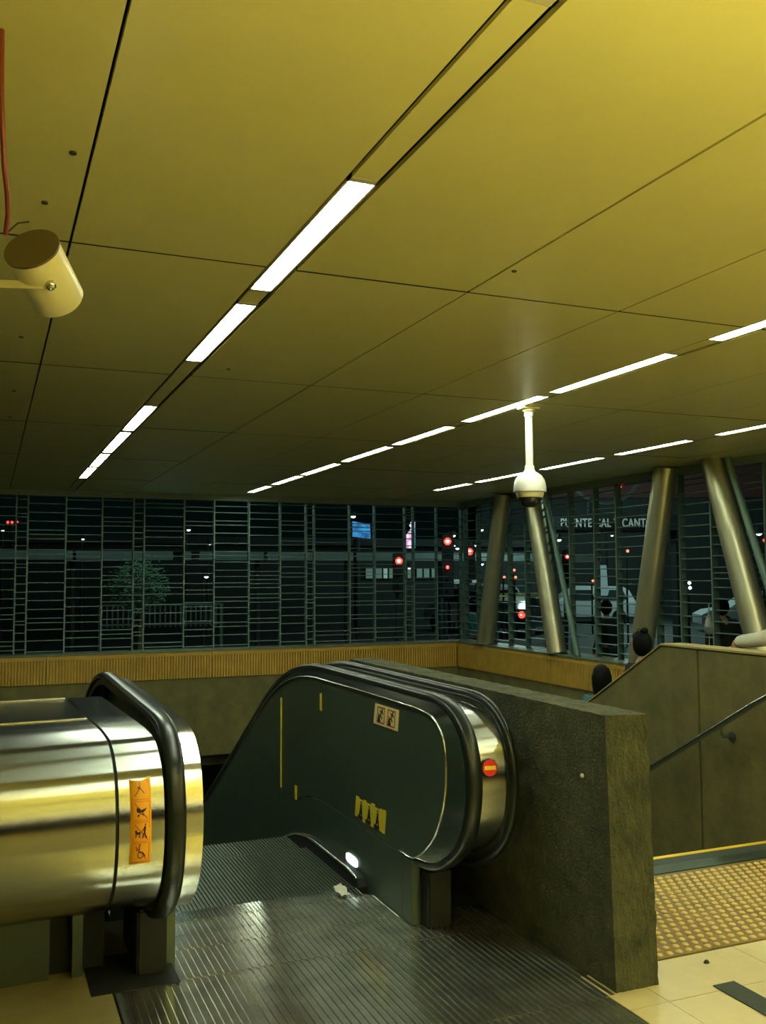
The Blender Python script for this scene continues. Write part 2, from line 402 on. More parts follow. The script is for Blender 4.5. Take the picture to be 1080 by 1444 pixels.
b = MB(); b.box((2.2, YB, -.02), (XR, .6, -.001)); b.box((4.9, .6, -.02), (XR, 5.4, -.001)); b.build('floor_field', 'tile', fl)
# tactile paving
tp = struct('trim_3', 'yellow studded tactile paving at the head of the stairs', 'tactile paving')
x = 2.46
while x < 4.70:
    for (y0, y1) in ((3.295, 3.745), (3.745, 4.195)):
        q = MB(); q.box((x+.0015, y0+.0015, -.02), (min(x+.45, 4.72)-.0015, y1-.0015, .004)); q.build('tactile_tile', 'tactile', tp)
    x += .45
studs = []
row = 0; y = 3.325
while y < 4.18:
    x = 2.49 + (row % 2)*.0255
    while x < 4.70: studs.append((x, y)); x += .051
    y += .051; row += 1
studs = [s_ for s_ in studs if abs((s_[1]-3.745)) > .006]
studs.sort(key=lambda p: p[0]**2+p[1]**2)
sm = MB(); sm.lathe([(.0165, 0), (.0155, .003), (.0115, .0065), (0, .0072)], k=10); sme = sm.mesh('stud'); sme.materials.append(M['stud'])
sme.polygons.foreach_set('use_smooth', [True]*len(sme.polygons))
vis = [p for p in studs if p[0] < p[1]*1.10]
for p in vis[:300]: inst('stud', sme, tp, (p[0], p[1], .004))
b = MB()
for p in vis[300:] + [q for q in studs if q not in vis]: b.lathe([(.0165, .004), (.0155, .007), (.0115, .0105), (0, .0112)], (p[0], p[1], 0), k=8)
tag(b.build('stud_field', 'stud', tp, smooth=60), kind='stuff')
# dark strips on the right tiles
b = MB(); b.box((2.645, 1.2, .0005), (2.75, 3.01, .004)); tag(b.build('anti_slip_strip', 'strip'), 'dark anti-slip strip stuck on the cream tiles, bottom right corner', 'floor strip')
b = MB(); pts = [(2.62+.018*math.cos(a)*random.uniform(.6, 1), 3.17+.012*math.sin(a)*random.uniform(.6, 1)) for a in [2*PI*i/9 for i in range(9)]]
p0 = on(996, 1358, 2, 0)
n = len(pts); b.add([(x-2.62+p0.x, y-3.17+p0.y, .001) for x, y in pts]+[(p0.x+(x-2.62)*.5, p0.y+(y-3.17)*.5, .012) for x, y in pts], [tuple(range(n))[::-1], tuple(range(n, 2*n))]+[(i, (i+1) % n, n+(i+1) % n, n+i) for i in range(n)])
tag(b.build('floor_litter', 'ink'), 'small black scrap lying on the cream tiles near the tactile paving', 'litter')

# ---- ribbed steel landing plates in front of the escalator
land = root('landing_plate', (1.35, 3.2, 0), 'grooved steel landing floor in front of the escalator comb', 'floor plate')
def ribplate(name, x0, x1, y0, y1, mt='plate', pitch=.03, h=.004, parent=land, z=0, th=.028):
    b = MB(); n = max(2, int(round((x1-x0)/pitch))); pr = []
    for i in range(n):
        s0 = x0+(x1-x0)*i/n; d = (x1-x0)/n
        pr += [(s0+d*.04, 0), (s0+d*.62, 0), (s0+d*.68, -h), (s0+d*.96, -h)]
    pr = [(x0, 0)] + pr + [(x1, 0)]
    v = [(s, yy, z+dz) for (s, dz) in pr for yy in (y0, y1)]
    f = [(2*i, 2*i+1, 2*i+3, 2*i+2) for i in range(len(pr)-1)]
    b.add(v, f); b.box((x0, y0, z-th), (x1, y1, z-h-.0005))
    for i in range(len(pr)-1):
        if pr[i][1] == 0 and pr[i+1][1] == 0:
            a_, c_ = pr[i][0], pr[i+1][0]
            for yy in (y0, y1): b.add([(a_, yy, z-h-.001), (c_, yy, z-h-.001), (c_, yy, z), (a_, yy, z)], [(0, 1, 2, 3)])
    return b.build(name, mt, parent)
ribplate('plate_section', .49, 2.215, 2.0, 3.094)
ribplate('plate_section', .49, 2.262, 3.10, 3.885)
ribplate('plate_section', .62, 2.272, 3.891, 4.195)
b = MB(); b.box((1.84, 4.2, -.028), (2.272, 4.75, -.004)); b.build('side_plate', 'steel_dark', land)
ribplate('plate_section', .76, 1.83, 4.201, 4.36)
ribplate('plate_section', .76, 1.83, 4.366, 4.53)
ribplate('comb_plate', .80, 1.785, 4.536, 4.66, 'steel', pitch=.018, h=.003)
for x_, y_ in ((.485, 4.15), (2.215, 3.0)):
    b = MB(); b.box((x_, 2.0, -.028), (x_+.005, y_, .001)); b.build('edge_strip', 'steel_dark', land)
b = MB(); b.box((.40, 3.87, -.01), (.74, 4.25, .003)); b.build('shade_sheet', 'black', land)  # dark sheet standing in for the shade below the casing

# ================================================================== ESCALATOR
def drop(y):
    a, R_ = 5.42, 2.55
    if y <= a: return 0.0
    ye = a + R_*math.sin(math.radians(29.5))
    if y < ye: return R_ - math.sqrt(R_*R_ - (y-a)**2)
    return R_*(1-math.cos(math.radians(29.5))) + (y-ye)*math.tan(math.radians(29.5))
def sdrop(y, a=5.30, R_=1.5):
    if y <= a: return 0.0
    ye = a + R_*math.sin(math.radians(29.5))
    if y < ye: return R_ - math.sqrt(R_*R_ - (y-a)**2)
    return R_*(1-math.cos(math.radians(29.5))) + (y-ye)*math.tan(math.radians(29.5))
def cat(pts, n=5):
    out = []; P_ = [pts[0]] + pts + [pts[-1]]
    for i in range(1, len(P_)-2):
        p0, p1, p2, p3 = P_[i-1:i+3]
        for j in range(n):
            t = j/n
            out.append(tuple(.5*((2*p1[k])+(-p0[k]+p2[k])*t+(2*p0[k]-5*p1[k]+4*p2[k]-p3[k])*t*t+(-p0[k]+3*p1[k]-3*p2[k]+p3[k])*t**3) for k in (0, 1)))
    out.append(pts[-1]); return out
TOPY = [4.3, 4.7, 5.1, 5.42, 5.6, 5.8, 6.0, 6.2, 6.4, 6.6, 6.8, 7.4, 8.5, 10, 12, 14]
rail_nose = cat([(4.18, .262), (3.97, .268), (3.80, .30), (3.66, .37), (3.56, .45), (3.50, .54), (3.465, .65), (3.46, .76), (3.485, .87), (3.54, .96), (3.65, 1.035), (3.80, 1.068), (4.0, 1.072)])
rail_out = rail_nose + [(y, 1.072-drop(y)) for y in TOPY]
def inward(path, d):
    out = []
    for i, p in enumerate(path):
        a, c = path[max(i-1, 0)], path[min(i+1, len(path)-1)]
        t = Vector((c[0]-a[0], c[1]-a[1])).normalized(); n_ = Vector((t.y, -t.x))
        out.append((p[0]+n_.x*d, p[1]+n_.y*d))
    return out
panel_nose = cat([(4.18, .298), (4.05, .30), (3.97, .325), (3.88, .375), (3.78, .455), (3.71, .55), (3.67, .64), (3.652, .75), (3.657, .84), (3.69, .915), (3.78, .972), (3.89, .99), (4.05, .995)])
panel_out = panel_nose + [(y, .995-drop(y)) for y in TOPY]
RS = [(-.035, -.012), (-.035, .006), (-.029, .016), (-.013, .020), (.013, .020), (.029, .016), (.035, .006), (.035, -.012), (.026, -.018), (-.026, -.018)]

def balustrade(esc, xin, sgn, dy=0.0, ro=.04, rimw=.034):
    sh = lambda path: [(y+dy*min(1, max(0, (4.5-y)/.8)), z) for y, z in path]
    rail_o, panel_o, pnose = sh(rail_out), sh(panel_out), sh(panel_nose)
    """xin: x of the inner face of the panel; sgn: +1 when the outer side lies towards +x"""
    S = lambda a, b: (min(xin+sgn*a, xin+sgn*b), max(xin+sgn*a, xin+sgn*b))
    # dark infill panels, jointed
    joints = [3.6, 5.35, 6.18, 6.96, 8.2, 9.8, 11.5, 14.0]
    for j0, j1 in zip(joints[:-1], joints[1:]):
        ptop = [p for p in panel_o if j0 < p[0] < j1]
        if j0 == 3.6: prof = [(4.18, .298-.0)] + pnose[1:] + [(y, .995-drop(y)) for y in (4.3, 4.7, 5.1)] + [(j1-.003, .995-drop(j1))]
        else: prof = [(j0+.003, .995-drop(j0))] + [(y, .995-drop(y)) for y in TOPY if j0+.01 < y < j1-.01] + [(j1-.003, .995-drop(j1))]
        ylow = [j1-.003] + [y for y in (11, 10, 9, 8, 7.2, 6.8, 6.6, 6.4, 6.2, 6.0, 5.8, 5.6, 5.42, 5.0, 4.6) if max(j0, 4.19)+.02 < y < j1-.01] + [max(j0+.003, 4.19)]
        low = [(y, .295-sdrop(y)) for y in ylow]
        b = MB(); b.prismx(prof + low, *S(0, .03)); b.build('infill_panel', 'panel', esc)
    # skirt board under the panels, slightly proud
    ys = [4.175, 4.4, 4.7, 5.0, 5.3, 5.5, 5.7, 5.9, 6.1, 6.3, 6.5, 7, 8, 10, 12, 14]
    b = MB(); b.ribbonx([(y, .290-sdrop(y)) for y in ys], [(y, -.03-sdrop(y)) for y in ys], *S(-.006, .03)); b.build('skirt_board', 'panel', esc)
    # steel band between panel edge and handrail
    n_ = len(rail_nose)
    rin = inward(rail_o, .036)
    b = MB(); n_ = len(panel_o)
    b.v = [(xin-sgn*.003, y, z) for y, z in panel_o] + [(xin+sgn*.012, y, z) for y, z in rin] + [(xin+sgn*rimw, y, z) for y, z in rin] + [(xin+sgn*rimw, y, z) for y, z in panel_o]
    for i in range(n_-1): b.f += [(i, i+1, n_+i+1, n_+i), (n_+i, n_+i+1, 2*n_+i+1, 2*n_+i), (2*n_+i, 2*n_+i+1, 3*n_+i+1, 3*n_+i)]
    b.build('steel_rim', 'steel', esc, smooth=35)
    b = MB(); b.sweep([(xin-sgn*.004, y, z) for y, z in panel_o], [(.005*math.cos(a), .005*math.sin(a)) for a in [PI*j/3 for j in range(6)]], up=(1, 0, 0))
    b.build('rim_bead', 'rim', esc, smooth=60)
    # handrail
    rc = inward(rail_o, .020); xm = xin+sgn*ro
    b = MB(); b.sweep([(xm, y, z) for y, z in rc], RS, up=(1, 0, 0)); b.build('handrail', 'rubber', esc, smooth=50)
    b = MB(); g = inward(rail_o, .05); b.sweep([(xm, y, z) for y, z in g], [(-.022, -.02), (-.022, .02), (.022, .02), (.022, -.02)], up=(1, 0, 0)); b.build('handrail_guide', 'steel_dark', esc)
    # inner deck ledge over the skirt brush
    yl = [4.62, 4.65, 4.8, 5.1, 5.3, 5.5, 5.7, 5.9, 6.1, 6.3, 6.5, 7, 8, 10, 12, 14]
    top = [(y, (.06 if i > 1 else (.01, .045)[i])-sdrop(y, 5.35)) for i, y in enumerate(yl)]
    b = MB(); b.ribbonx(top, [(y, -.02-sdrop(y, 5.35)) for y in yl], *S(-.052, -.006)); b.build('inner_deck', 'black', esc)
    b = MB(); b.sweep([(xin-sgn*.050, y, z+.002) for y, z in top[1:]], [(.007*math.cos(a), .007*math.sin(a)) for a in [PI*j/4 for j in range(8)]], up=(1, 0, 0)); b.build('deck_edge', 'rim', esc, smooth=60)
    # post at the foot of the newel
    b = MB(); b.box((S(-.008, .04)[0], 4.06, .0), (S(-.008, .04)[1], 4.172, .292)); b.build('end_post', 'steel_dark', esc, bevel=.004)
    # boot box where the handrail enters
    b = MB(); b.box((S(.04, .16)[0], 3.98, 0), (S(.04, .16)[1], 4.4, .26)); b.build('inlet_box', 'black', esc, bevel=.01)
esc = root('escalator', (1.28, 4.0, 0), 'escalator going down between dark panels, right of the steel casing', 'escalator')
balustrade(esc, 1.84, 1, .05, .042, .02)
balustrade(esc, .745, -1, -.06, .112, .078)
# steps
stp = MB(); n = 50; pr = []
for i in range(n):
    s0 = .80+.99*i/n; d = .99/n; pr += [(s0, 0), (s0+d*.45, 0), (s0+d*.5, -.008), (s0+d*.95, -.008)]
pr.append((1.79, 0))
yy0, yy1 = 0, .398
stp.add([(s, yy, dz) for (s, dz) in pr for yy in (yy0, yy1)], [(2*i, 2*i+1, 2*i+3, 2*i+2) for i in range(len(pr)-1)])
stp.box((.80, 0, -.36), (1.79, .398, -.0085))
stm = stp.mesh('step'); stm.materials.append(M['tread'])
y = 4.665; k = 0
while y < 13.5:
    yc_ = y+.2; z = 0 if yc_ < 5.4 else -sdrop(yc_, 5.36, 1.35)
    o = inst('step', stm, esc, (0, 0, 0)); o.location = (0, y, z-.002)
    y += .4; k += 1
# fill under the steps so no light leaks
b = MB(); ys = [4.665, 5.4, 5.8, 6.2, 7, 8, 10, 12, 14]
b.ribbonx([(y, -.38-sdrop(y, 5.3)) for y in ys], [(y, -1.2-sdrop(y, 5.3)) for y in ys], .745, 1.84); b.build('truss', 'black', esc)
# comb light, paper
# outer casing strip and second rail towards the concrete wall
clad = cat([(4.25, .33), (4.0, .332), (3.85, .35), (3.70, .405), (3.60, .47), (3.53, .55), (3.497, .65), (3.492, .75), (3.515, .86), (3.57, .94), (3.68, 1.0), (3.85, 1.018), (4.0, 1.02)])
clad_full = clad + [(y, 1.02-drop(y)) for y in TOPY]
b = MB(); b.prismx(clad_full + [(14, -4.5), (6.2, .1), (4.4, .1)], 1.921, 2.043); b.v = [(x, y+.05*min(1, max(0, (4.5-y)/.8)), z) for x, y, z in b.v]; b.build('outer_casing', 'casing', esc, smooth=35)
b = MB(); b.sweep([(2.066, y+.05*min(1, max(0, (4.5-y)/.8)), z) for y, z in inward(rail_out, .015)], [(.023*math.cos(a), .023*math.sin(a)) for a in [2*PI*j/12 for j in range(12)]], up=(1, 0, 0)); b.build('outer_rail', 'rubber', esc, smooth=60)
b = MB(); b.box((1.88, 4.3, 0), (2.12, 5.5, .32)); b.prismx([(4.25, .28), (4.25, 1.0), (5.4, 1.0), (5.4, .28)], 1.90, 1.93); b.build('outer_base', 'black', esc)
# details on the inner panel
for y0, z0, y1, z1 in ((6.174, .20, 6.188, .79), (5.835, .19, 5.865, .275), (5.352, .81, 5.372, .91)):
    b = MB(); b.box((1.8325, y0, z0), (1.8395, y1, z1)); b.build('yellow_strip', 'stickyellow', esc)  # narrow yellow strips on the panel face
def oval(name, cy, cz, ry, rz, x, mt, parent, th=.006):
    pr_ = []
    for i in range(28):
        a = 2*PI*i/28; c_, s_ = math.cos(a), math.sin(a)
        pr_.append((cy+ry*math.copysign(abs(c_)**.6, c_), cz+rz*math.copysign(abs(s_)**.6, s_)))
    q = MB(); q.prismx(pr_, x-th, x); return q.build(name, mt, parent, smooth=40)
ol = oval('comb_lamp', 4.83, .088, .085, .026, 1.833, 'comb', esc); ol['label'] = 'small white oval comb lamp'
# no-entry sign on the casing
ne = MB(); cen = Vector((1.954, 3.530, .80)); nrm = Vector((-.12, -1, .12)).normalized()
sx = nrm.cross(Vector((0, 0, 1))).normalized(); sz = sx.cross(nrm).normalized()
def plaque(pts, d0, d1, c=cen, ax=sx, az=sz, nr=nrm):
    q = MB(); n_ = len(pts)
    q.add([c+ax*u+az*v+nr*d0 for u, v in pts]+[c+ax*u+az*v+nr*d1 for u, v in pts], [tuple(range(n_))[::-1], tuple(range(n_, 2*n_))]+[(i, (i+1) % n_, n_+(i+1) % n_, n_+i) for i in range(n_)])
    return q
nes = root('no_entry_sign', tuple(cen), 'round red no-entry sign with yellow bar on the curved steel strip', 'sign')
plaque([(.036*math.cos(2*PI*i/10+.3), .038*math.sin(2*PI*i/10+.3)) for i in range(10)], -.012, .004).build('backing_disc', 'ink', nes)
plaque([(.032*math.cos(2*PI*i/24), .034*math.sin(2*PI*i/24)) for i in range(24)], .004, .006).build('red_disc', 'signred', nes)
plaque([(-.025, -.008), (.025, -.008), (.025, .008), (-.025, .008)], .006, .008).build('yellow_bar', 'signyellow', nes)

# ---- stickers on the inner panel
def flat_poly(pts, x0, x1, mt, name, parent):
    q = MB(); q.prismx(pts, x0, x1); return q.build(name, mt, parent)
X0 = 1.8405
def panel_sign(name, cor, label, cat_, base_mt):
    o = root(name, (X0, sum(c[0] for c in cor)/4, sum(c[1] for c in cor)/4), label, cat_)
    flat_poly(cor, X0-.003, X0+.0015, base_mt, 'sticker_sheet', o); return o
# u from 0 (far side, left in the picture) to 1 (near side), v up
def uvmap(cor):
    TL, TR, BR, BL = cor
    return lambda u, v: ((TL[0]*(1-u)+TR[0]*u)*v + (BL[0]*(1-u)+BR[0]*u)*(1-v), (TL[1]*(1-u)+TR[1]*u)*v + (BL[1]*(1-u)+BR[1]*u)*(1-v))
cor = [(4.51, .956), (4.21, .958), (4.225, .855), (4.535, .853)]
s1 = panel_sign('warning_sticker', cor, 'cream sticker with two falling-figure pictograms high on the dark panel', 'sticker', 'stickcream')
f_ = uvmap(cor)
def gl(shapes, mt, name, parent, off=.0035):
    q = MB()
    for sh in shapes: q.prismx([f_(u, v) for u, v in sh], X0-off-.0006, X0-off+.0006)
    q.build(name, mt, parent)
def line(a, b_, w_, asp=1.0):
    d = Vector((b_[0]-a[0], (b_[1]-a[1])/asp)); d = d.normalized() if d.length else Vector((1, 0)); n_ = (-d.y*w_, d.x*w_*asp)
    return [(a[0]+n_[0], a[1]+n_[1]), (b_[0]+n_[0], b_[1]+n_[1]), (b_[0]-n_[0], b_[1]-n_[1]), (a[0]-n_[0], a[1]-n_[1])]
def disc(u, v, r, asp=1.0, k=12): return [(u+r*math.cos(2*PI*i/k), v+r*asp*math.sin(2*PI*i/k)) for i in range(k)]
def frame(u0, v0, u1, v1, w_, asp=1.0):
    return [[(u0, v0), (u1, v0), (u1, v0+w_*asp), (u0, v0+w_*asp)], [(u0, v1-w_*asp), (u1, v1-w_*asp), (u1, v1), (u0, v1)],
            [(u0, v0), (u0+w_, v0), (u0+w_, v1), (u0, v1)], [(u1-w_, v0), (u1, v0), (u1, v1), (u1-w_, v1)]]
gl(frame(.13, .1, .45, .9, .018, 3) + frame(.56, .1, .88, .9, .018, 3), 'inkred', 'red_border', s1, .0035)
A = 3.0
for u0 in (.15, .58):
    blk = [[(u0+.02, .15), (u0+.15, .15), (u0+.06, .62)], disc(u0+.20, .80, .016, A), line((u0+.19, .74), (u0+.14, .5), .014, A), line((u0+.14, .5), (u0+.20, .34), .010, A),
            line((u0+.14, .5), (u0+.09, .42), .010, A), line((u0+.19, .70), (u0+.25, .58), .009, A), line((u0+.18, .68), (u0+.11, .72), .009, A)]
    gl(blk, 'ink', 'pictogram', s1, .0045)
cor = [(4.783, .435), (4.375, .443), (4.394, .335), (4.805, .326)]
f_ = uvmap(cor)
s2 = root('caution_sticker', (X0, 4.59, .38), 'torn yellow sticker strip with three dark pictograms low on the dark panel', 'sticker')
strips = [(0, .10, .02, 1), (.10, .27, .14, .93), (.27, .36, -.08, 1), (.36, .53, .14, .93), (.53, .64, -.06, 1.04), (.64, .82, .14, .93), (.82, .91, -.04, 1.0), (.915, 1.0, -.06, 1.02)]
q = MB()
for (u0, u1, v0, v1) in strips: q.prismx([f_(u0, v0), f_(u1, v0), f_(u1, v1), f_(u0, v1)], X0-.003, X0+.0015)
q.build('sticker_sheet', 'stickyellow', s2)
for u0 in (.13, .41, .69):
    blk = [disc(u0+.07, .82, .020, 2.6), [(u0+.03, .25), (u0+.12, .25), (u0+.09, .74), (u0+.055, .74)], line((u0+.03, .1), (u0+.06, .4), .016, 2.6), line((u0+.12, .1), (u0+.10, .4), .016, 2.6),
            [(u0-.01, .02), (u0+.15, .02), (u0+.15, .14), (u0-.01, .14)]]
    gl(blk, 'ink', 'pictogram', s2, .0045)
# crumpled paper at the end of the inner deck
b = MB(); v = []
for i in range(7):
    for j in range(3):
        v.append((1.66+.05*j/2+random.uniform(-.006, .006), 4.66-.13*i/6+random.uniform(-.01, .01), .006+.03*abs(math.sin(i*1.1+j))*(1-i/8)))
b.add(v, [(i*3+j, i*3+j+1, (i+1)*3+j+1, (i+1)*3+j) for i in range(6) for j in range(2)])
o = b.build('paper_scrap', 'paper'); so = o.modifiers.new('s', 'SOLIDIFY'); so.thickness = .002
tag(o, 'crumpled white paper scrap lying at the end of the comb', 'litter')

# ---- wide steel casing on the left (between neighbouring escalators)
PIV = (.60, 3.47, 0)
cas = root('steel_casing', PIV, 'wide brushed steel rounded casing left of the descending escalator', 'escalator casing')
back = [(4.95, 1.02), (5.02, 1.0), (5.02, .30)]
clad2 = [p for p in clad]
def smooth_profile(x0, x1, name, mt='steel', par=cas, d=0.0):
    q = MB(); q.prismx(inward(clad2, d) + [(4.93, 1.02-d), (5.02, .98), (5.02, .30)], x0, x1); return q.build(name, mt, par, smooth=35)
smooth_profile(-2.2, .432, 'casing_sheet', 'casing'); smooth_profile(.444, .60, 'end_sheet', 'casing'); smooth_profile(.43, .446, 'seam', 'black', d=.008)
b = MB(); b.box((-2.2, 4.19, 0), (.30, 4.95, .31)); b.build('plinth', 'steel_dark', cas)
b = MB(); b.box((.30, 4.24, 0), (.52, 4.95, .31)); b.build('plinth_gap', 'black', cas)
b = MB(); b.box((.385, 4.17, 0), (.425, 4.25, .31)); b.build('plinth_post', 'steel_dark', cas)
b = MB()
for y_ in (4.20, 4.94): b.box((-2.2, y_-.004, 1.019), (.43, y_+.004, 1.0225))
b.build('joint_bead', 'rim', cas)
# orange sticker bent over the end sheet
st = root('prohibition_sticker', PIV, 'tall orange sticker of four prohibition pictograms on the curved steel casing', 'sticker')
L_ = []; s_acc = 0
cp = [p for p in clad if p[1] > .5]; cp = [p for p in clad if .55 < p[1] < .97]
for i, p in enumerate(cp):
    if i: s_acc += math.dist(cp[i-1], p)
    L_.append((s_acc, p))
i0 = min(range(len(cp)), key=lambda i: abs(cp[i][1]-.605)); S0 = L_[i0][0]; SL = .292
def surf(u, v, off):       # u across 0..1, v along the arc 0..1 (bottom to top)
    s_ = S0 + v*SL
    for (sa, pa), (sb, pb) in zip(L_[:-1], L_[1:]):
        if s_ <= sb or (sb, pb) == L_[-1]:
            t = (s_-sa)/(sb-sa); y_ = pa[0]+(pb[0]-pa[0])*t; z_ = pa[1]+(pb[1]-pa[1])*t
            d = Vector((pb[0]-pa[0], pb[1]-pa[1])).normalized()
            return (.482+.072*u, y_-d.y*off, z_+d.x*off)
q = MB(); nv = 24; v = []
for k_ in range(nv+1):
    vv = k_/nv
    for u in (0, .5, 1):
        v2 = vv*(1+(.02 if u == 1 else (-.035 if u == .5 else 0)) if k_ == nv else 1)
        v.append(surf(u, v2, .0015))
q.add(v, [(3*i+j, 3*i+j+1, 3*i+j+4, 3*i+j+3) for i in range(nv) for j in range(2)]); o = q.build('sticker_sheet', 'orange', st, smooth=60)
so = o.modifiers.new('s', 'SOLIDIFY'); so.thickness = .001; so.offset = 0
def cell(k_):              # pictogram cell k (0 = bottom): local 0..1 -> sticker u, v
    c0 = [.03, .27, .51, .755][k_]; hh = .225
    return lambda u, v_: (.10+.80*u, c0+hh*v_)
def art(shapes, k_, mt, name, off):
    q = MB(); g = cell(k_)
    for sh in shapes:
        top = [surf(*g(u, v_), off) for u, v_ in sh]; n_ = len(top); q.add(top, [tuple(range(n_))])
    return q
def comb(ms, name, mt):
    q = MB()
    for m_ in ms: q.add(m_.v, m_.f)
    q.build(name, mt, st)
def ring(u, v_, r, w_, k=16):
    return [[(u+r*math.cos(a), v_+r*math.sin(a)), (u+r*math.cos(b_), v_+r*math.sin(b_)), (u+(r-w_)*math.cos(b_), v_+(r-w_)*math.sin(b_)), (u+(r-w_)*math.cos(a), v_+(r-w_)*math.sin(a))]
            for a, b_ in [(2*PI*i/k, 2*PI*(i+1)/k) for i in range(k)]]
def seg2(shape):           # split long thin polygons so they follow the curve
    return [shape]
borders = [art(frame(0, 0, 1, 1, .018), k_, None, '', .0032) for k_ in range(4)]
for m_ in borders: comb([m_], 'cell_border', 'inkred')
slash = [art([line((.12, .92), (.88, .10), .022)], k_, None, '', .0046) for k_ in (1, 2)] + [art([line((.18, .85), (.85, .12), .018)], 0, None, '', .0046)]
for m_ in slash: comb([m_], 'slash', 'inkred')
dog = [line((.18, .25), (.22, .45), .03), line((.42, .22), (.40, .45), .03), line((.16, .46), (.46, .46), .06), disc(.20, .56, .07), line((.46, .48), (.58, .62), .012),
       disc(.76, .88, .045), line((.74, .80), (.70, .50), .055), line((.70, .50), (.84, .16), .035), line((.70, .50), (.58, .18), .035), line((.72, .72), (.58, .60), .022)]
pram = [[(.22, .62), (.30, .72), (.42, .66), (.50, .56), (.86, .66), (.70, .46), (.34, .42), (.24, .50)], disc(.34, .28, .055), disc(.64, .32, .055), line((.38, .44), (.62, .32), .015), line((.66, .46), (.36, .30), .015)]
wheel = ring(.50, .36, .19, .045) + [disc(.44, .90, .05), line((.42, .82), (.40, .55), .035), line((.40, .55), (.62, .50), .03), line((.62, .50), (.80, .26), .03), line((.34, .70), (.22, .62), .02), line((.24, .82), (.30, .60), .012)]
dance = [line((.48, .92), (.48, .60), .014), line((.48, .60), (.30, .35), .02), line((.30, .35), (.12, .18), .018), line((.48, .60), (.72, .30), .018), disc(.40, .62, .05)]
for k_, sh_ in enumerate((wheel, dog, pram, dance)): comb([art(sh_, k_, None, '', .004)], 'pictogram', 'ink')

for o in (cas, st): o.rotation_euler = (0, 0, math.radians(2.6)); o.location = (.592, 3.39, 0)
# ================================================================== CONCRETE PARAPET (between escalator and stairs)
par = root('concrete_parapet', (2.3, 4.4, 0), 'rough low concrete parapet wall between the escalator and the stairs', 'parapet')
def rough(o, amp=.006, lv=5):
    bm = bmesh.new(); bm.from_mesh(o.data)
    bmesh.ops.remove_doubles(bm, verts=bm.verts, dist=1e-5); bm.to_mesh(o.data); bm.free()
b = MB()
bot = lambda y: -.02 if y < 5.9 else -.02-(y-5.9)*math.tan(math.radians(29.5))-.0
ys = [3.02, 4.0, 5.0, 5.75, 5.95, 8, 14]
xt0, xt1, xb0, xb1 = 2.172, 2.345, 2.265, 2.465
v = []
for y_ in ys:
    dz = 0 if y_ <= 5.75 else (y_-5.75)*math.tan(math.radians(29.5))
    yb_ = y_ + (.09 if y_ == 3.02 else 0); zb = -.03 if y_ < 5.96 else -5.2
    s_ = 1 if y_ < 6 else 1
    v += [(xt0, y_, 1.07-dz), (xt1, y_-(.03 if y_ == 3.02 else 0), 1.07-dz), (xb1, yb_, zb), (xb0, yb_, zb)]
f = []
for i in range(len(ys)-1):
    for j in range(4): f.append((4*i+j, 4*i+(j+1) % 4, 4*(i+1)+(j+1) % 4, 4*(i+1)+j))
f += [(0, 1, 2, 3), tuple(4*(len(ys)-1)+j for j in (3, 2, 1, 0))]
b.add(v, f); o = b.build('wall_block', 'concrete', par)
# chipped relief
sub = o.modifiers.new('sub', 'SUBSURF'); sub.subdivision_type = 'SIMPLE'; sub.levels = sub.render_levels = 5
tx = bpy.data.textures.new('chips', 'CLOUDS'); tx.noise_scale = .028; tx.noise_depth = 3
dm = o.modifiers.new('d', 'DISPLACE'); dm.texture = tx; dm.strength = .013; dm.mid_level = .5; dm.texture_coords = 'GLOBAL'
b = MB(); b.ball((0, 0, 0), .008, 10, (1, 1, 1)); p = on(849, 1102, 1, 3.06)
b2 = MB(); b2.lathe([(.009, 0), (.009, .005), (.005, .007)], (2.190, 3.20, .81), axis=(-1, 0, 0), k=12); b2.build('white_cap', 'paper', par)

# ================================================================== STAIRS, RIGHT PARAPET
def stairs(name, x0, x1, ys_, label, n=22, rise=.17, run=.30, nose=True, z0=0.0):
    t = root(name, ((x0+x1)/2, ys_, z0), label, 'stairs')
    for i in range(n):
        q = MB(); zt = z0-rise*(i+1); q.box((x0, ys_+run*i, zt-.5), (x1, ys_+run*(i+1), zt)); q.build('step', 'well' if i else 'well', t)
    return t
sts = root('stairs', (3.6, 4.2, 0), 'stairs going down behind the yellow nosing, right of the rough parapet', 'stairs')
b = MB(); b.box((2.44, 4.20, -.3), (4.74, 4.44, -.002)); b.build('top_tread', 'strip', sts)
b = MB(); b.box((2.44, 4.215, -.002), (4.74, 4.33, .003)); b.build('grip_strip', 'steel_dark', sts)
b = MB(); b.box((2.44, 4.44, -.012), (4.74, 4.475, .001)); b.build('yellow_edge', 'nosing', sts)
for i in range(24):
    q = MB(); zt = -.17*(i+1); y_ = 4.475+.30*i; q.box((2.40, y_, zt-.5), (4.76, y_+.30, zt)); q.build('step', 'concrete', sts)
rp_ = root('stair_parapet', (4.8, 5.4, 0), 'olive concrete stair wall on the right with sloped top', 'parapet')
T3 = math.tan(math.radians(29.5))
def pblock(y0, y1, ytop):
    q = MB(); tops = []
    for y_ in (y0, ytop, y1):
        if y0 <= y_ <= y1: tops.append((y_, 1.07-max(0, (y_-ytop))*T3))
    q.prismx(tops + [(y1, -6.0), (y0, -6.0)], 4.735, 4.92); return q.build('wall_block', 'well', rp_, bevel=.008)
pblock(2.9, 5.452, 5.85); pblock(5.458, 8.2, 5.85); pblock(8.206, 14.3, 5.85)
b = MB(); b.box((4.745, 5.45, -5), (4.91, 5.46, 1.05)); b.build('joint_backing', 'dark', rp_)
b = MB(); b.prismx([(2.9, 1.071), (5.855, 1.071), (8.2, 1.071-2.345*T3), (8.2, 1.083-2.345*T3), (5.85, 1.085), (2.9, 1.085)], 4.728, 4.927); b.build('coping', 'coping', rp_)
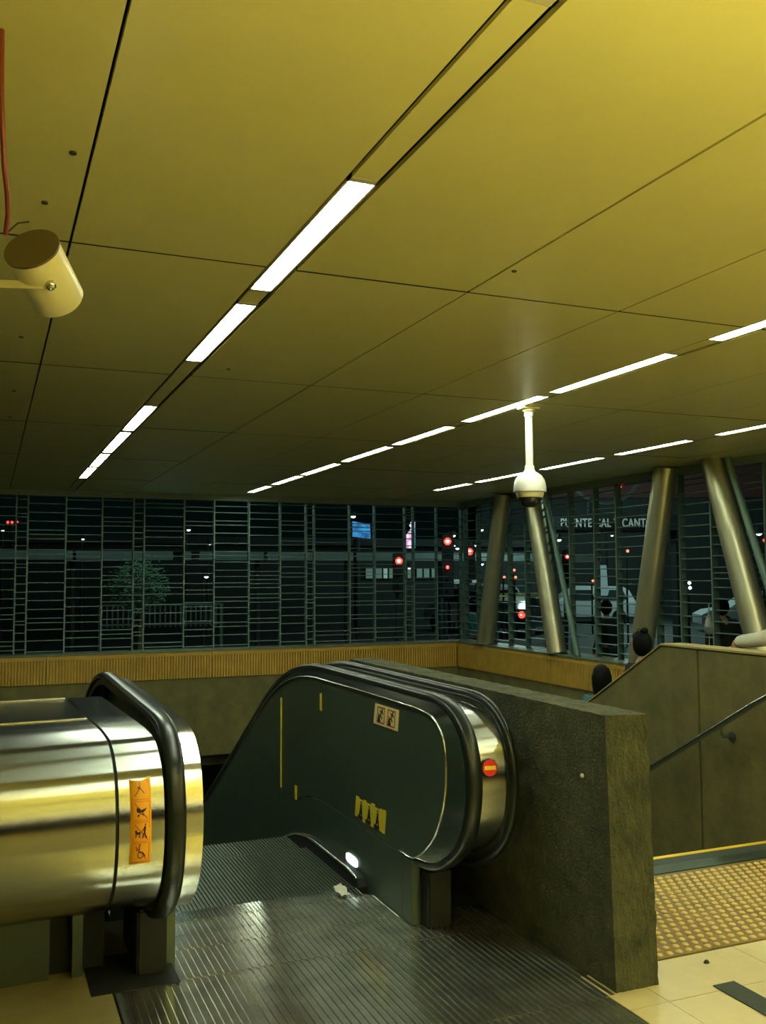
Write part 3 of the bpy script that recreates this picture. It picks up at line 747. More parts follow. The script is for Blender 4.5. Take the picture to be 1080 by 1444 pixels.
hr = root('stair_handrail', (4.65, 5.4, 0), 'round steel handrail on brackets sloping down the olive stair wall', 'handrail')
b = MB(); pth = [(4.64, 3.9, 1.06), (4.64, 4.3, 1.03), (4.64, 4.83, .755)] + [(4.64, 4.83+i*.6, .755-i*.6*.57) for i in range(1, 12)]
b.tube(pth, .021, 12); b.build('rail', 'steel', hr, smooth=50)
for y_ in (5.13, 7.2, 9.3):
    z_ = .755-(y_-4.83)*.57
    q = MB(); q.tube([(4.64, y_, z_-.02), (4.64, y_, z_-.06), (4.66, y_, z_-.085), (4.735, y_, z_-.09)], .009, 8)
    q.lathe([(.035, 0), (.035, .006), (.012, .010)], (4.735, y_, z_-.09), axis=(-1, 0, 0), k=14); q.build('bracket', 'steel_dark', hr, smooth=50)
st2 = root('far_stairs', (6.2, 5.5, 0), 'farther stairs hidden behind the olive stair wall', 'stairs')
for i in range(26):
    q = MB(); zt = -.17*(i+1); y_ = 5.4+.30*i; q.box((4.92, y_, zt-.5), (FR-.3, y_+.30, zt)); q.build('step', 'concrete', st2)

# ================================================================== LATTICE SCREENS
def screen(name, label, axis, posts, limit=300, seed=3):
    rnd = random.Random(seed); t = root(name, ((posts[0]+posts[-1])/2, YF+.05, ZR) if axis == 0 else (XR+.05, (posts[0]+posts[-1])/2, ZR), label, 'slat screen')
    z0, z1 = ZR, HC-.085
    dep = .09
    for p in posts:
        q = MB()
        if axis == 0: q.box((p-.011, YF, z0), (p+.011, YF+dep, z1))
        else: q.box((XR, p-.011, z0), (XR+dep, p+.011, z1))
        q.build('upright', 'lattice', t)
    sl = []
    for a_, b_ in zip(posts[:-1], posts[1:]):
        z = z0 + rnd.uniform(.02, .12); narrow = (b_-a_) < .25
        while z < z1-.02:
            sl.append((a_, b_, z)); z += rnd.choice([.065, .10, .13, .13, .16]) if not narrow else rnd.choice([.05, .09, .12])
    q = MB()
    def slab(q, a_, b_, z):
        th = .011
        if axis == 0: q.box((a_+.011, YF+.012, z), (b_-.011, YF+.07, z+th))
        else: q.box((XR+.012, a_+.011, z), (XR+.07, b_-.011, z+th))
    sl.sort(key=lambda s_: (s_[0]**2 if axis == 0 else (s_[0]-8)**2 if s_[0] > 7.5 else 1e3) )
    keep = [s_ for s_ in sl]; keep.sort(key=lambda s_: -(s_[1]-s_[0]) if axis == 0 else (abs(s_[0]-7.6) if s_[0] > 7.5 else 1e3))
    for s_ in keep[:limit]:
        w_ = MB(); slab(w_, *s_); w_.build('slat', 'lattice', t)
    if keep[limit:]:
        for s_ in keep[limit:]: slab(q, *s_)
        tag(q.build('small_slats', 'lattice', t), kind='stuff')
    return t
screen('slat_screen', 'long far metal slat screen facing the escalator', 0,
       [-3.2, -2.6, -2.0, -1.4, -.9, -.3, .36, .52, 1.05, 1.57, 2.03, 2.19, 2.80, 3.27, 3.83, 4.35, 4.79, 4.93, 5.55, 6.0, 6.56, 6.72, 7.16, 7.64])
screen('slat_screen', 'right metal slat screen behind the leaning steel columns', 1,
       [3.0, 3.9, 4.8, 5.6, 6.4, 7.0, 7.72, 8.54, 9.08, 9.51, 10.32, 10.81, 11.41, 11.98, 12.62, 13.14, 13.67, 14.19, 14.66], seed=5)

# ================================================================== COLUMNS
def column(y0, y1, r, label, name='steel_column', x=7.48, xt=None):
    t = root(name, (x, y0, ZR), label, 'column', None)
    q = MB(); q.tube([(x, y0, ZR), (x, y1, HC-.002)], r, 28); q.build('shaft', 'column' if r > .08 else 'lattice', t, smooth=50)
    q = MB(); q.lathe([(r*1.12, 0), (r*1.12, .012), (r*1.0, .014)], (x, y0, ZR), k=28); q.build('base_plate', 'steel_dark', t)
column(13.62, 12.96, .14, 'leaning steel column nearest the far corner, behind the others')
column(11.50, 12.10, .14, 'leaning steel column seen right behind the dome camera')
column(9.66, 9.08, .14, 'leaning steel column with a dark-haired head in front of its foot')
column(7.55, 8.27, .14, 'leaning steel column nearest the right edge, above the grey sleeve')
column(10.99, 11.78, .04, 'thin steel rod leaning beside the column behind the dome camera', 'bracing_rod')
column(7.15, 8.06, .04, 'thin steel rod leaning at the right edge of the picture', 'bracing_rod')

# ================================================================== DOME CAMERA
dc = root('dome_camera', (3.828, 6.227, HC), 'white dome security camera hanging on a pole from the ceiling', 'security camera')
ox, oy = 3.828, 6.227
b = MB(); b.box((ox-.075, oy-.05, HC-.012), (ox+.075, oy+.05, HC)); b.lathe([(.05, -.03), (.045, -.012), (.03, -.035)][:2], (ox, oy, HC), k=20); b.build('mount_plate', 'cream', dc, bevel=.003)
b = MB(); b.lathe([(.034, 2.87), (.034, 2.83), (.028, 2.825), (.029, 2.45), (.037, 2.445), (.037, 2.40)][::-1], (ox, oy, 0), k=24); b.build('pole', 'white', dc, smooth=40)
b = MB(); b.lathe([(.125, 2.245), (.126, 2.262), (.122, 2.30), (.112, 2.34), (.09, 2.372), (.065, 2.39), (.045, 2.402), (.037, 2.42), (.03, 2.42)], (ox, oy, 0), k=36); b.build('body', 'white', dc, smooth=40)
b = MB(); b.lathe([(.106, 2.244), (.108, 2.235), (.100, 2.205), (.095, 2.20), (.02, 2.20)][::-1], (ox, oy, 0), k=36); b.build('collar', 'cream', dc, smooth=40)
b = MB(); b.lathe([(.0001, 2.125), (.03, 2.127), (.055, 2.138), (.073, 2.156), (.083, 2.18), (.086, 2.2)], (ox, oy, 0), k=32); b.build('smoked_dome', 'dome', dc, smooth=60)

# ================================================================== CYLINDRICAL LOUDSPEAKER
A0 = dp(45, 351, 2.6); A1 = dp(83, 424, 2.76); axv = (A1-A0); Ls = axv.length; axn = axv.normalized()
sp = root('loudspeaker', tuple(A0), 'cream cylindrical loudspeaker on a bracket under the ceiling, left edge', 'loudspeaker')
b = MB(); b.lathe([(.066, .004), (.072, 0), (.0755, .001), (.0755, Ls*.5), (.0755, Ls-.008), (.070, Ls), (.01, Ls)], A0, axis=axn, k=48)
b.build('shell', 'cream', sp, smooth=40)
b = MB(); b.lathe([(.0, .0), (.067, .0), (.067, .003), (.0, .003)], A0+axn*.0005, axis=axn, k=40); b.build('grille', mat('speaker_grille', (.07, .05, .025), .7, noise=.3, nscale=40), sp)
b = MB(); b.lathe([(.070, -.003), (.0775, -.003), (.0775, .004), (.070, .004)], A0, axis=axn, k=48); b.build('rim', mat('speaker_rim', (.12, .09, .03), .5, noise=.1), sp)
Bc = dp(62, 414, 2.60)
bc = A0 + axn*((Bc-A0).dot(axn)); outd = (Vector((0, 0, EYE))-bc); outd = (outd - axn*outd.dot(axn)).normalized()
Bs = bc + outd*.0775
b = MB(); b.lathe([(.013, -.004), (.013, .012), (.009, .016), (.003, .017)], Bs, axis=outd, k=14); b.build('pivot_bolt', 'steel', sp, smooth=40)
E1 = dp(-60, 399, 2.62)
b = MB(); b.sweep([Bs+outd*.004+(Bs-E1).normalized()*.012, E1], [(-.002, -.011), (-.002, .011), (.002, .011), (.002, -.011)]); b.build('bracket_arm', 'cream', sp)
Ew = E1 + Vector((-.02, .02, 0))
b = MB(); b.tube([E1, (E1.x-.01, E1.y, HC-.003)], .012, 10); b.build('bracket_stem', 'cream', sp)
# red cable at the left edge
cb = root('red_cable', tuple(dp(6, 240, 2.2)), 'red cable hanging from the ceiling at the left edge beside the loudspeaker', 'cable')
c0 = dp(8, 330, 2.35); c1 = dp(10, 270, 2.25); c2 = dp(6, 235, 2.2); top = on(2, 205, 2, HC)
b = MB(); b.tube([c0, (c0+c1)/2+Vector((.004, 0, 0)), c1, c2, Vector((c2.x-.01, c2.y, (c2.z+HC)/2)), Vector((c2.x-.012, c2.y+.02, HC-.002))], .006, 8); b.build('cable', 'red', cb, smooth=60)
b = MB(); k0 = dp(14, 325, 2.5); k1 = A0 + Vector((-.01, .0, .075)); b.tube([c0, c0*.5+k1*.5+Vector((0, 0, .012)), k1], .0025, 6); b.build('thin_lead', 'ink', cb, smooth=60)

# ================================================================== PEOPLE
def skin_mesh(verts, edges, radii, level=2):
    me = bpy.data.meshes.new('tmp'); me.from_pydata([tuple(v) for v in verts], edges, [])
    o = bpy.data.objects.new('tmp', me); C.objects.link(o)
    md = o.modifiers.new('k', 'SKIN'); md.use_smooth_shade = True
    for sv, r in zip(me.skin_vertices[0].data, radii): sv.radius = r if isinstance(r, tuple) else (r, r)
    me.skin_vertices[0].data[0].use_root = True
    ss = o.modifiers.new('s', 'SUBSURF'); ss.levels = ss.render_levels = level
    bpy.context.view_layer.update(); dg = bpy.context.evaluated_depsgraph_get()
    out = bpy.data.meshes.new_from_object(o.evaluated_get(dg)); bpy.data.objects.remove(o)
    mb = MB(); mb.v = [tuple(v.co) for v in out.vertices]; mb.f = [tuple(p.vertices) for p in out.polygons]
    bpy.data.meshes.remove(out); return mb
def person(label, loc, rot, h, top, legs, hair='short', arms=None, shoes='ink', longsleeve=True, lean=0.0, name='person', extra=None, legtop='long', handdir=None):
    s = h/1.72; R_ = Matrix.Rotation(rot, 4, 'Z'); T = Matrix.Translation(loc) @ R_ @ Matrix.Scale(s, 4)
    J = dict(pel=(0, 0, .95), wai=(0, .0, 1.08), che=(0, lean*.6, 1.27), nek=(0, lean, 1.44), nk2=(0, lean+.01, 1.52),
             shL=(-.17, lean, 1.40), elL=(-.22, lean-.03, 1.12), wrL=(-.21, lean+.10, .89), shR=(.17, lean, 1.40), elR=(.22, lean-.03, 1.12), wrR=(.21, lean+.10, .89),
             hiL=(-.09, 0, .90), knL=(-.10, .03, .50), anL=(-.10, -.02, .09), toL=(-.11, .13, .035), hiR=(.09, 0, .90), knR=(.10, .01, .50), anR=(.10, -.02, .09), toR=(.11, .13, .035))
    if arms: J.update(arms)
    Rd = dict(pel=(.145, .105), wai=(.125, .09), che=(.15, .10), nek=.06, nk2=.052, shL=.055, elL=.042, wrL=.028, shR=.055, elR=.042, wrR=.028,
              hiL=.085, knL=.055, anL=.038, toL=.03, hiR=.085, knR=.055, anR=.038, toR=.03)
    E_ = [('pel', 'wai'), ('wai', 'che'), ('che', 'nek'), ('nek', 'nk2'), ('che', 'shL'), ('shL', 'elL'), ('elL', 'wrL'), ('che', 'shR'), ('shR', 'elR'), ('elR', 'wrR'),
          ('pel', 'hiL'), ('hiL', 'knL'), ('knL', 'anL'), ('anL', 'toL'), ('pel', 'hiR'), ('hiR', 'knR'), ('knR', 'anR'), ('anR', 'toR')]
    # hands: palm plus five fingers
    for sd in 'LR':
        wr, el = Vector(J['wr'+sd]), Vector(J['el'+sd]); d = (wr-el).normalized() if not (handdir and sd == 'R') else Vector(handdir).normalized(); sg = -1 if sd == 'L' else 1
        acr = d.cross(Vector((sg, 0, 0))); acr = Vector((0, 1, 0)) if acr.length < .1 else acr.normalized(); pn = d.cross(acr).normalized()
        J['pa'+sd] = tuple(wr+d*.055); Rd['pa'+sd] = (.036, .018); E_.append(('wr'+sd, 'pa'+sd))
        for k_, (o_, l_) in enumerate(((-.027, .060), (-.009, .072), (.009, .068), (.027, .052))):
            a_ = wr+d*.09+acr*o_; b_ = a_+d*l_*.55+pn*.004; c_ = b_+d*l_*.4+pn*.018
            for nm, p_, r_ in (('a', a_, .010), ('b', b_, .0085), ('c', c_, .007)): J['f%s%d%s' % (sd, k_, nm)] = tuple(p_); Rd['f%s%d%s' % (sd, k_, nm)] = r_
            E_ += [('pa'+sd, 'f%s%da' % (sd, k_)), ('f%s%da' % (sd, k_), 'f%s%db' % (sd, k_)), ('f%s%db' % (sd, k_), 'f%s%dc' % (sd, k_))]
        a_ = wr+d*.035-acr*.035; J['t'+sd] = tuple(a_); J['u'+sd] = tuple(a_+d*.04-acr*.018); Rd['t'+sd] = .011; Rd['u'+sd] = .009
        E_ += [('pa'+sd, 't'+sd), ('t'+sd, 'u'+sd)]
    K = list(J); idx = {k_: i for i, k_ in enumerate(K)}
    body = skin_mesh([J[k_] for k_ in K], [(idx[a], idx[b_]) for a, b_ in E_], [Rd[k_] for k_ in K], 1)
    hc = Vector(J['nk2'])+Vector((0, .015, .10))
    n0 = len(body.v); body.ball((0, 0, 0), .1, 18)
    for i in range(n0, len(body.v)):
        x_, y_, z_ = body.v[i]; x_ *= .78*(1-.25*max(0, -z_*10)**2*.6); y_ *= .95; z_ *= 1.18
        if z_ < -.03 and y_ > 0: y_ *= .92
        body.v[i] = (hc.x+x_, hc.y+y_, hc.z+z_)
    body.ball((hc.x, hc.y+.095, hc.z-.015), .014, 8, (.8, 1.2, 1.6))
    for sg in (-1, 1): body.ball((hc.x+sg*.078, hc.y, hc.z-.005), .022, 8, (.4, .8, 1.4))
    root_ = root(name, tuple(loc), label, 'person'); base = Vector(loc)
    def put(mb, nm, mt, sm=60, lvl=0):
        mb.v = [tuple(T @ Vector(v)) for v in mb.v]; o = mb.build(nm, mt, root_, smooth=None)
        o.data.polygons.foreach_set('use_smooth', [True]*len(o.data.polygons)); return o
    put(body, 'body', 'skin')
    face = MB()
    for sg in (-1, 1): face.ball((hc.x+sg*.030, hc.y+.088, hc.z+.005), .010, 8, (1.2, .6, .7))
    put(face, 'eyes', 'ink'); face = MB(); face.ball((hc.x, hc.y+.087, hc.z-.055), .022, 8, (1, .4, .28)); put(face, 'mouth', 'inkred')
    # shirt
    keys = ['pel', 'wai', 'che', 'shL', 'elL', 'shR', 'elR', 'nek'] + (['wrL', 'wrR'] if longsleeve else [])
    JJ = {k_: Vector(J[k_]) for k_ in keys}; JJ['nek'] = Vector(J['nek'])-Vector((0, 0, .01))
    if not longsleeve:
        for sd in 'LR': JJ['el'+sd] = Vector(J['sh'+sd]).lerp(Vector(J['el'+sd]), .6)
    rr = dict(pel=(.165, .125), wai=(.15, .112), che=(.172, .122), shL=.075, elL=.062, shR=.075, elR=.062, nek=.068, wrL=.045, wrR=.045)
    ee = [('pel', 'wai'), ('wai', 'che'), ('che', 'nek'), ('che', 'shL'), ('shL', 'elL'), ('che', 'shR'), ('shR', 'elR')] + ([('elL', 'wrL'), ('elR', 'wrR')] if longsleeve else [])
    ix = {k_: i for i, k_ in enumerate(keys)}
    put(skin_mesh([JJ[k_] for k_ in keys], [(ix[a], ix[b_]) for a, b_ in ee], [rr[k_] for k_ in keys], 2), 'shirt', top)
    kk = ['pel', 'hiL', 'knL', 'hiR', 'knR'] + (['anL', 'anR'] if legtop == 'long' else [])
    JJ = {k_: Vector(J[k_]) for k_ in kk}
    if legtop != 'long':
        for sd in 'LR': JJ['kn'+sd] = Vector(J['hi'+sd]).lerp(Vector(J['kn'+sd]), .5)
    rr = dict(pel=(.155, .118), hiL=.098, hiR=.098, knL=.07 if legtop == 'long' else .092, knR=.07 if legtop == 'long' else .092, anL=.056, anR=.056)
    ee = [('pel', 'hiL'), ('hiL', 'knL'), ('pel', 'hiR'), ('hiR', 'knR')] + ([('knL', 'anL'), ('knR', 'anR')] if legtop == 'long' else [])
    ix = {k_: i for i, k_ in enumerate(kk)}
    put(skin_mesh([JJ[k_] for k_ in kk], [(ix[a], ix[b_]) for a, b_ in ee], [rr[k_] for k_ in kk], 2), 'trousers' if legtop == 'long' else 'shorts', legs)
    for sd in 'LR':
        q = MB(); a_, t_ = Vector(J['an'+sd]), Vector(J['to'+sd]); q.ball(((a_.x+t_.x)/2, (a_.y+t_.y)/2-.005, .04), .05, 12, (.95, 2.6, .8)); put(q, 'shoe', shoes)
    # hair
    q = MB(); q.ball((0, 0, 0), .1, 24)
    for i, (x_, y_, z_) in enumerate(q.v):
        x_ *= .92; y_ *= 1.08; z_ *= 1.26
        if y_ > .035 and z_ < .06: y_ = .035+(y_-.035)*.35
        if hair == 'long' and z_ < 0 and y_ < .05: z_ *= 2.3; x_ *= 1.12
        q.v[i] = (hc.x+x_, hc.y+y_-.012, hc.z+z_+.008)
    if hair == 'bun': q.ball((hc.x-.01, hc.y-.06, hc.z+.13), .035, 12, (1.1, 1, .9))
    put(q, 'hair', 'hair')
    if hair == 'bun':
        q = MB(); c_ = Vector((hc.x-.06, hc.y-.03, hc.z+.125)); q.tube([c_+Vector((.022*math.cos(a), 0, .022*math.sin(a))) for a in [2*PI*i/12 for i in range(13)]], .004, 6); put(q, 'hair_tie', 'ink')
    if extra: extra(root_, T, J, put)
    return root_
def placed_head(px, py, plane, hgt):  # feet position so that the head centre falls on the given point
    p = on(px, py, 0, plane); return Vector((p.x, p.y, p.z-1.635*hgt/1.72))
h1 = placed_head(849, 953, 5.45, 1.62)
person('person with long black hair and teal top going down the hidden stairs', h1, math.radians(-8), 1.62, 'tealdk', 'darkcloth', 'long')
h2 = placed_head(906, 906, 5.6, 1.66)
person('person with black tied-up hair in front of the steel column foot', h2, math.radians(12), 1.66, 'darkcloth', 'darkcloth', 'bun')
# person whose sleeve rests on the stair parapet
person('person in pale grey long sleeves resting an arm behind the olive stair wall', (5.35, 4.72, 0), math.radians(60), 1.72, 'greycloth', 'jean', 'short',
       arms=dict(shR=(.17, .16, 1.38), elR=(.143, .452, 1.16), wrR=(.338, .634, 1.12)), lean=.14, handdir=(.1, .0, -1))
FRR = Matrix.Rotation
def bag(root_, T, J, put):
    q = MB(); w_ = Vector(J['wrL']); q.lathe([(.02, 0), (.015, -.12), (.05, -.2), (.095, -.30), (.10, -.40), (.07, -.46), (.01, -.47)], (w_.x-.02, w_.y+.03, w_.z-.04), k=14); put(q, 'carrier_bag', 'bagwhite')
zg = -.30
pj = on(1018, 905, 2, zg+.03); pj = dp(1019, 870, 12.4)
person('person in blue jeans holding a white carrier bag outside the screen', (pj.x, pj.y, -.38), math.radians(-20), 1.66, 'darkcloth', 'jean', 'short', extra=None, arms=dict(elL=(-.20, -.02, 1.12), wrL=(-.21, .04, .88)))
bgp = dp(1000, 878, 12.3)
cbag = root('carrier_bag', (bgp.x, bgp.y, bgp.z-.12), 'white plastic carrier bag hanging beside the person in jeans', 'bag')
b = MB(); b.lathe([(.008, .24), (.012, .13), (.04, .05), (.062, -.03), (.066, -.10), (.045, -.15), (.01, -.155)], bgp, k=14); b.build('bag_body', 'bagwhite', cbag, smooth=60)
b = MB(); b.tube([bgp+Vector((0, 0, .22)), Vector((pj.x-.22, pj.y+.02, .42)), Vector((pj.x-.2, pj.y+.02, .52))], .006, 6); b.build('bag_handle', 'bagwhite', cbag)
pt = dp(668, 870, 17.2)
person('person in bright teal T-shirt with a raised arm, left of the corner column', (pt.x, pt.y, -.38), math.radians(20), 1.52, 'teal', 'darkcloth', 'short', longsleeve=False,
       arms=dict(elL=(-.30, .05, 1.52), wrL=(-.16, .05, 1.70)))
pk = dp(692, 880, 17.4)
person('person in pink shorts half hidden right of the corner column', (pk.x, pk.y, -.50), math.radians(30), 1.45, 'tealdk', 'pink', 'short', longsleeve=False, legtop='long')
pd = dp(856, 880, 14.6)
person('person in dark clothes standing under the pale upright banner outside', (pd.x, pd.y, -.42), math.radians(10), 1.62, 'darkcloth', 'darkcloth', 'short')

# ================================================================== OUTSIDE
ZG = -.42
gr = struct('ground', 'dark asphalt street outside the screens', 'street')
b = MB(); b.box((-60, YF+.4, ZG-.2), (140, 160, ZG)); b.box((XR+.3, -40, ZG-.2), (140, YF+.4, ZG)); b.build('street_surface', 'asphalt', gr)
def lampobj(px, py, d, label, r=.09, mt='lampwhite', name='street_lamp', group=None, cat_='street lamp'):
    p = dp(px, py, d); t = root(name, (p.x, p.y, ZG), label, cat_, group)
    q = MB(); q.tube([(p.x, p.y+.35, ZG), (p.x, p.y+.35, p.z+.15)], .05, 8, .03); q.tube([(p.x, p.y+.35, p.z+.15), (p.x, p.y, p.z+.10)], .02, 6); q.build('pole', 'facade', t)
    q = MB(); q.lathe([(.05, .16), (r*1.1, .06), (r*1.15, .0)][::-1], (p.x, p.y, p.z), k=12); q.build('hood', 'facade', t)
    q = MB(); q.ball(p, r, 12, (1, 1, .8)); q.build('lamp_globe', mt, t, smooth=80)
    return p
for a in ((498, 728, 32, 'white street lamp just above the blue screen', .085), (639, 755, 33, 'white street lamp highest of three left of the second red signal', .085), (641, 769, 38, 'white street lamp, upper of the close pair under a taller one', .08),
          (645, 773, 36, 'white street lamp, lower of the close pair under a taller one', .08), (679, 747, 33, 'small white street lamp beside the corner column top', .07), (669, 769, 34, 'white street lamp between the two right red signals', .07),
          (266, 747, 30, 'white street lamp above the grey shelter, left of centre', .06), (296, 767, 32, 'small white street lamp just over the grey shelter', .05), (117, 760, 32, 'faint white street lamp above the shelter at left', .05),
          (4, 748, 30, 'white street lamp under the three red lights at far left', .05), (788, 761, 27, 'white street lamp right of the thin rod', .07), (863, 755, 34, 'tiny white street lamp below the station name', .05),
          (928, 788, 24, 'white street lamp on a post right of the third column', .085), (679, 795, 33, 'white lamp glowing beside the corner column shaft', .08), (1070, 752, 22, 'white street lamp at the right edge', .07),
          (291, 813, 26, 'faint white lamp right of the small tree', .06), (577, 801, 32, 'small white lamp in front of the lit shop front', .05)):
    lampobj(a[0], a[1], a[2], a[3], a[4])
def signal(px, py, d, label, r=.10):
    p = dp(px, py, d); t = root('traffic_light', (p.x, p.y, ZG), label, 'traffic light')
    q = MB(); q.tube([(p.x, p.y+.12, ZG), (p.x, p.y+.12, p.z+.2)], .05, 8); q.build('pole', 'facade', t)
    dirc = (Vector((0, 0, p.z))-Vector((p.x, p.y, p.z))).normalized(); ang = math.atan2(dirc.y, dirc.x)+PI/2
    rm = Matrix.Rotation(ang, 3, 'Z')
    q = MB(); q.box((p.x-.15, p.y-.02, p.z-.75), (p.x+.15, p.y+.14, p.z+.18), rm, (p.x, p.y, p.z)); q.build('signal_housing', 'darkcloth', t, bevel=.02)
    q = MB(); q.lathe([(r, 0), (r*.9, .05), (r*.55, .075)], (p.x+dirc.x*.03, p.y+dirc.y*.03, p.z), axis=dirc, k=18); q.build('red_lens', 'lampred', t, smooth=50)
    q = MB(); q.lathe([(r*.55, 0), (r*.4, .02), (.01, .03)], (p.x+dirc.x*.105, p.y+dirc.y*.105, p.z), axis=dirc, k=14); q.build('bright_core', 'lampcore', t, smooth=50)
    for k_ in (1, 2):
        q = MB(); q.lathe([(r*.9, 0), (r*.8, .03), (.01, .04)], (p.x+dirc.x*.03, p.y+dirc.y*.03, p.z-.28*k_), axis=dirc, k=14); q.build('dark_lens', 'glass', t, smooth=50)
signal(562.5, 791, 22, 'red traffic light below the bright vertical sign', .085)
signal(631, 763.5, 24, 'red traffic light highest, left of the corner', .095)
signal(662, 778, 25, 'red traffic light just left of the corner column', .095)
signal(800, 785, 26, 'small red traffic light right of the thin rod', .06)
signal(631, 800, 23, 'tiny red pedestrian light right of the shop front', .045)
t = root('signal_lights', tuple(dp(17, 736, 32)), 'row of three small red lights at the far left edge', 'lights')
for px in (11, 17, 24):
    q = MB(); p = dp(px, 736.5, 32); q.ball(p, .045, 10); q.build('red_lamp', 'lampred', t, smooth=80)
q = MB(); p0, p1 = dp(8, 736, 32.1), dp(27, 736, 32.1); q.tube([p0, p1], .03, 6); q.tube([(p0+p1)/2, ((p0+p1)/2).xy.to_3d()+Vector((0, 0, ZG))], .04, 6); q.build('mast', 'facade', t)

# shelter with long fascia
sh = root('bus_shelter', (4, 25, ZG), 'long grey flat-roofed bus shelter behind the far screen', 'shelter')
zt0, zt1 = on(300, 790, 1, 25).z, on(300, 778, 1, 25).z
b = MB(); b.box((-9, 25.0, zt1-.02), (18, 27.5, zt1+.04)); b.build('roof', 'facade', sh)
for a_, b_ in ((-9, -4.2), (-4.1, -2.2), (-2.1, -.3), (-.22, 1.95), (2.03, 4.45), (4.75, 4.92), (5.15, 6.9), (7.0, 9.5), (9.6, 12.5), (12.6, 17.9)):
    q = MB(); q.box((a_, 24.9, zt0), (b_, 25.0, zt1)); q.build('fascia_panel', 'fascia', sh)
for x_ in (-6, -2.15, 2.0, 6.9, 9.55, 12.55, 17):
    q = MB(); q.tube([(x_, 25.6, ZG), (x_, 25.6, zt1)], .07, 10); q.build('post', 'facade', sh)
# lit shop building
bd = root('shop_building', (15, 38, ZG), 'dark low building with a dimly lit glass shop front behind the far screen', 'building')
b = MB(); b.box((-14, 37.2, ZG), (24, 46, 2.9)); b.build('wall', 'facade', bd)
b = MB(); b.box((-14, 36.6, 2.9), (24, 46, 3.2)); b.build('roof', 'facade', bd)
za, zb_ = on(560, 817, 1, 37).z, on(560, 800, 1, 37).z
for (pa, pb, mt) in ((516, 528, 'shoplit'), (530, 540, 'shoplit'), (541, 548, 'shopbright'), (549, 556, 'shoplit'), (561, 568, 'shoplit'), (570, 573, 'shoplit'), (575, 581, 'shoplit'), (588, 597, 'shoplit'), (598, 607, 'shoplit'), (609, 616, 'shoplit')):
    x0, x1 = on(pa, 808, 1, 37).x, on(pb, 808, 1, 37).x
    q = MB(); q.box((x0, 37.1, za), (x1, 37.2, zb_)); w_ = q.build('window', 'facade', bd)
    q = MB(); q.box((x0+.03, 37.06, za+.05), (x1-.03, 37.11, zb_-.05)); q.build('pane', mt, w_)
# blue billboard
bp_ = dp(510, 748, 35); bb = root('billboard', (bp_.x, bp_.y, ZG), 'blue glowing video billboard on a mast behind the far screen', 'billboard')
bm_ = bpy.data.materials.new('blue_screen'); bm_.use_nodes = True; nt = bm_.node_tree; em = nt.nodes['Principled BSDF']
tc = nt.nodes.new('ShaderNodeTexCoord'); br = nt.nodes.new('ShaderNodeTexNoise'); br.inputs['Scale'].default_value = 3.2; br.inputs['Detail'].default_value = 3
rp = nt.nodes.new('ShaderNodeValToRGB'); rp.color_ramp.elements[0].position = .35; rp.color_ramp.elements[0].color = (.004, .06, .25, 1); rp.color_ramp.elements[1].position = .7; rp.color_ramp.elements[1].color = (.05, .45, .9, 1)
nt.links.new(tc.outputs['Object'], br.inputs['Vector']); nt.links.new(br.outputs[0], rp.inputs[0]); nt.links.new(rp.outputs[0], em.inputs['Emission Color']); em.inputs['Emission Strength'].default_value = .8; em.inputs['Base Color'].default_value = (.02, .05, .1, 1)
c_ = [dp(498, 735, 35), dp(522, 739, 35.6), dp(523, 760, 35.6), dp(498, 757, 35)]
nb = (c_[1]-c_[0]).cross(c_[3]-c_[0]).normalized(); nb = nb if nb.y > 0 else -nb
for k_ in range(4):
    for j_ in range(3):
        g = lambda u, v_: (c_[0]*(1-u)+c_[1]*u)*(1-v_)+(c_[3]*(1-u)+c_[2]*u)*v_
        qd = [g(k_/4+.008, j_/3+.012), g((k_+1)/4-.008, j_/3+.012), g((k_+1)/4-.008, (j_+1)/3-.012), g(k_/4+.008, (j_+1)/3-.012)]
        q = MB(); q.add(qd+[p+nb*.06 for p in qd], [(0, 1, 2, 3), (7, 6, 5, 4), (0, 4, 5, 1), (1, 5, 6, 2), (2, 6, 7, 3), (3, 7, 4, 0)]); q.build('screen_module', bm_, bb)
q = MB(); qd = [p+nb*.07 for p in c_]; q.add(qd+[p+nb*.2 for p in c_], [(0, 1, 2, 3), (7, 6, 5, 4), (0, 4, 5, 1), (1, 5, 6, 2), (2, 6, 7, 3), (3, 7, 4, 0)]); cc = (c_[2]+c_[3])/2+nb*.3
q.tube([(cc.x, cc.y, ZG), (cc.x, cc.y, cc.z+.3)], .12, 10); q.build('mast', 'facade', bb)
# vertical sign
vp = dp(577, 753, 34); vg = root('vertical_sign', (vp.x, vp.y, ZG), 'tall narrow glowing white and pink sign behind the far screen', 'sign')
sm_ = bpy.data.materials.new('pink_white_sign'); sm_.use_nodes = True; nt = sm_.node_tree; em = nt.nodes['Principled BSDF']
tc = nt.nodes.new('ShaderNodeTexCoord'); br = nt.nodes.new('ShaderNodeTexNoise'); br.inputs['Scale'].default_value = 3.0
rp = nt.nodes.new('ShaderNodeValToRGB'); rp.color_ramp.elements[0].position = .42; rp.color_ramp.elements[0].color = (.75, .12, .5, 1); rp.color_ramp.elements[1].position = .5; rp.color_ramp.elements[1].color = (.85, .8, .9, 1)
nt.links.new(tc.outputs['Object'], br.inputs['Vector']); nt.links.new(br.outputs[0], rp.inputs[0]); nt.links.new(rp.outputs[0], em.inputs['Emission Color']); em.inputs['Emission Strength'].default_value = 1.0
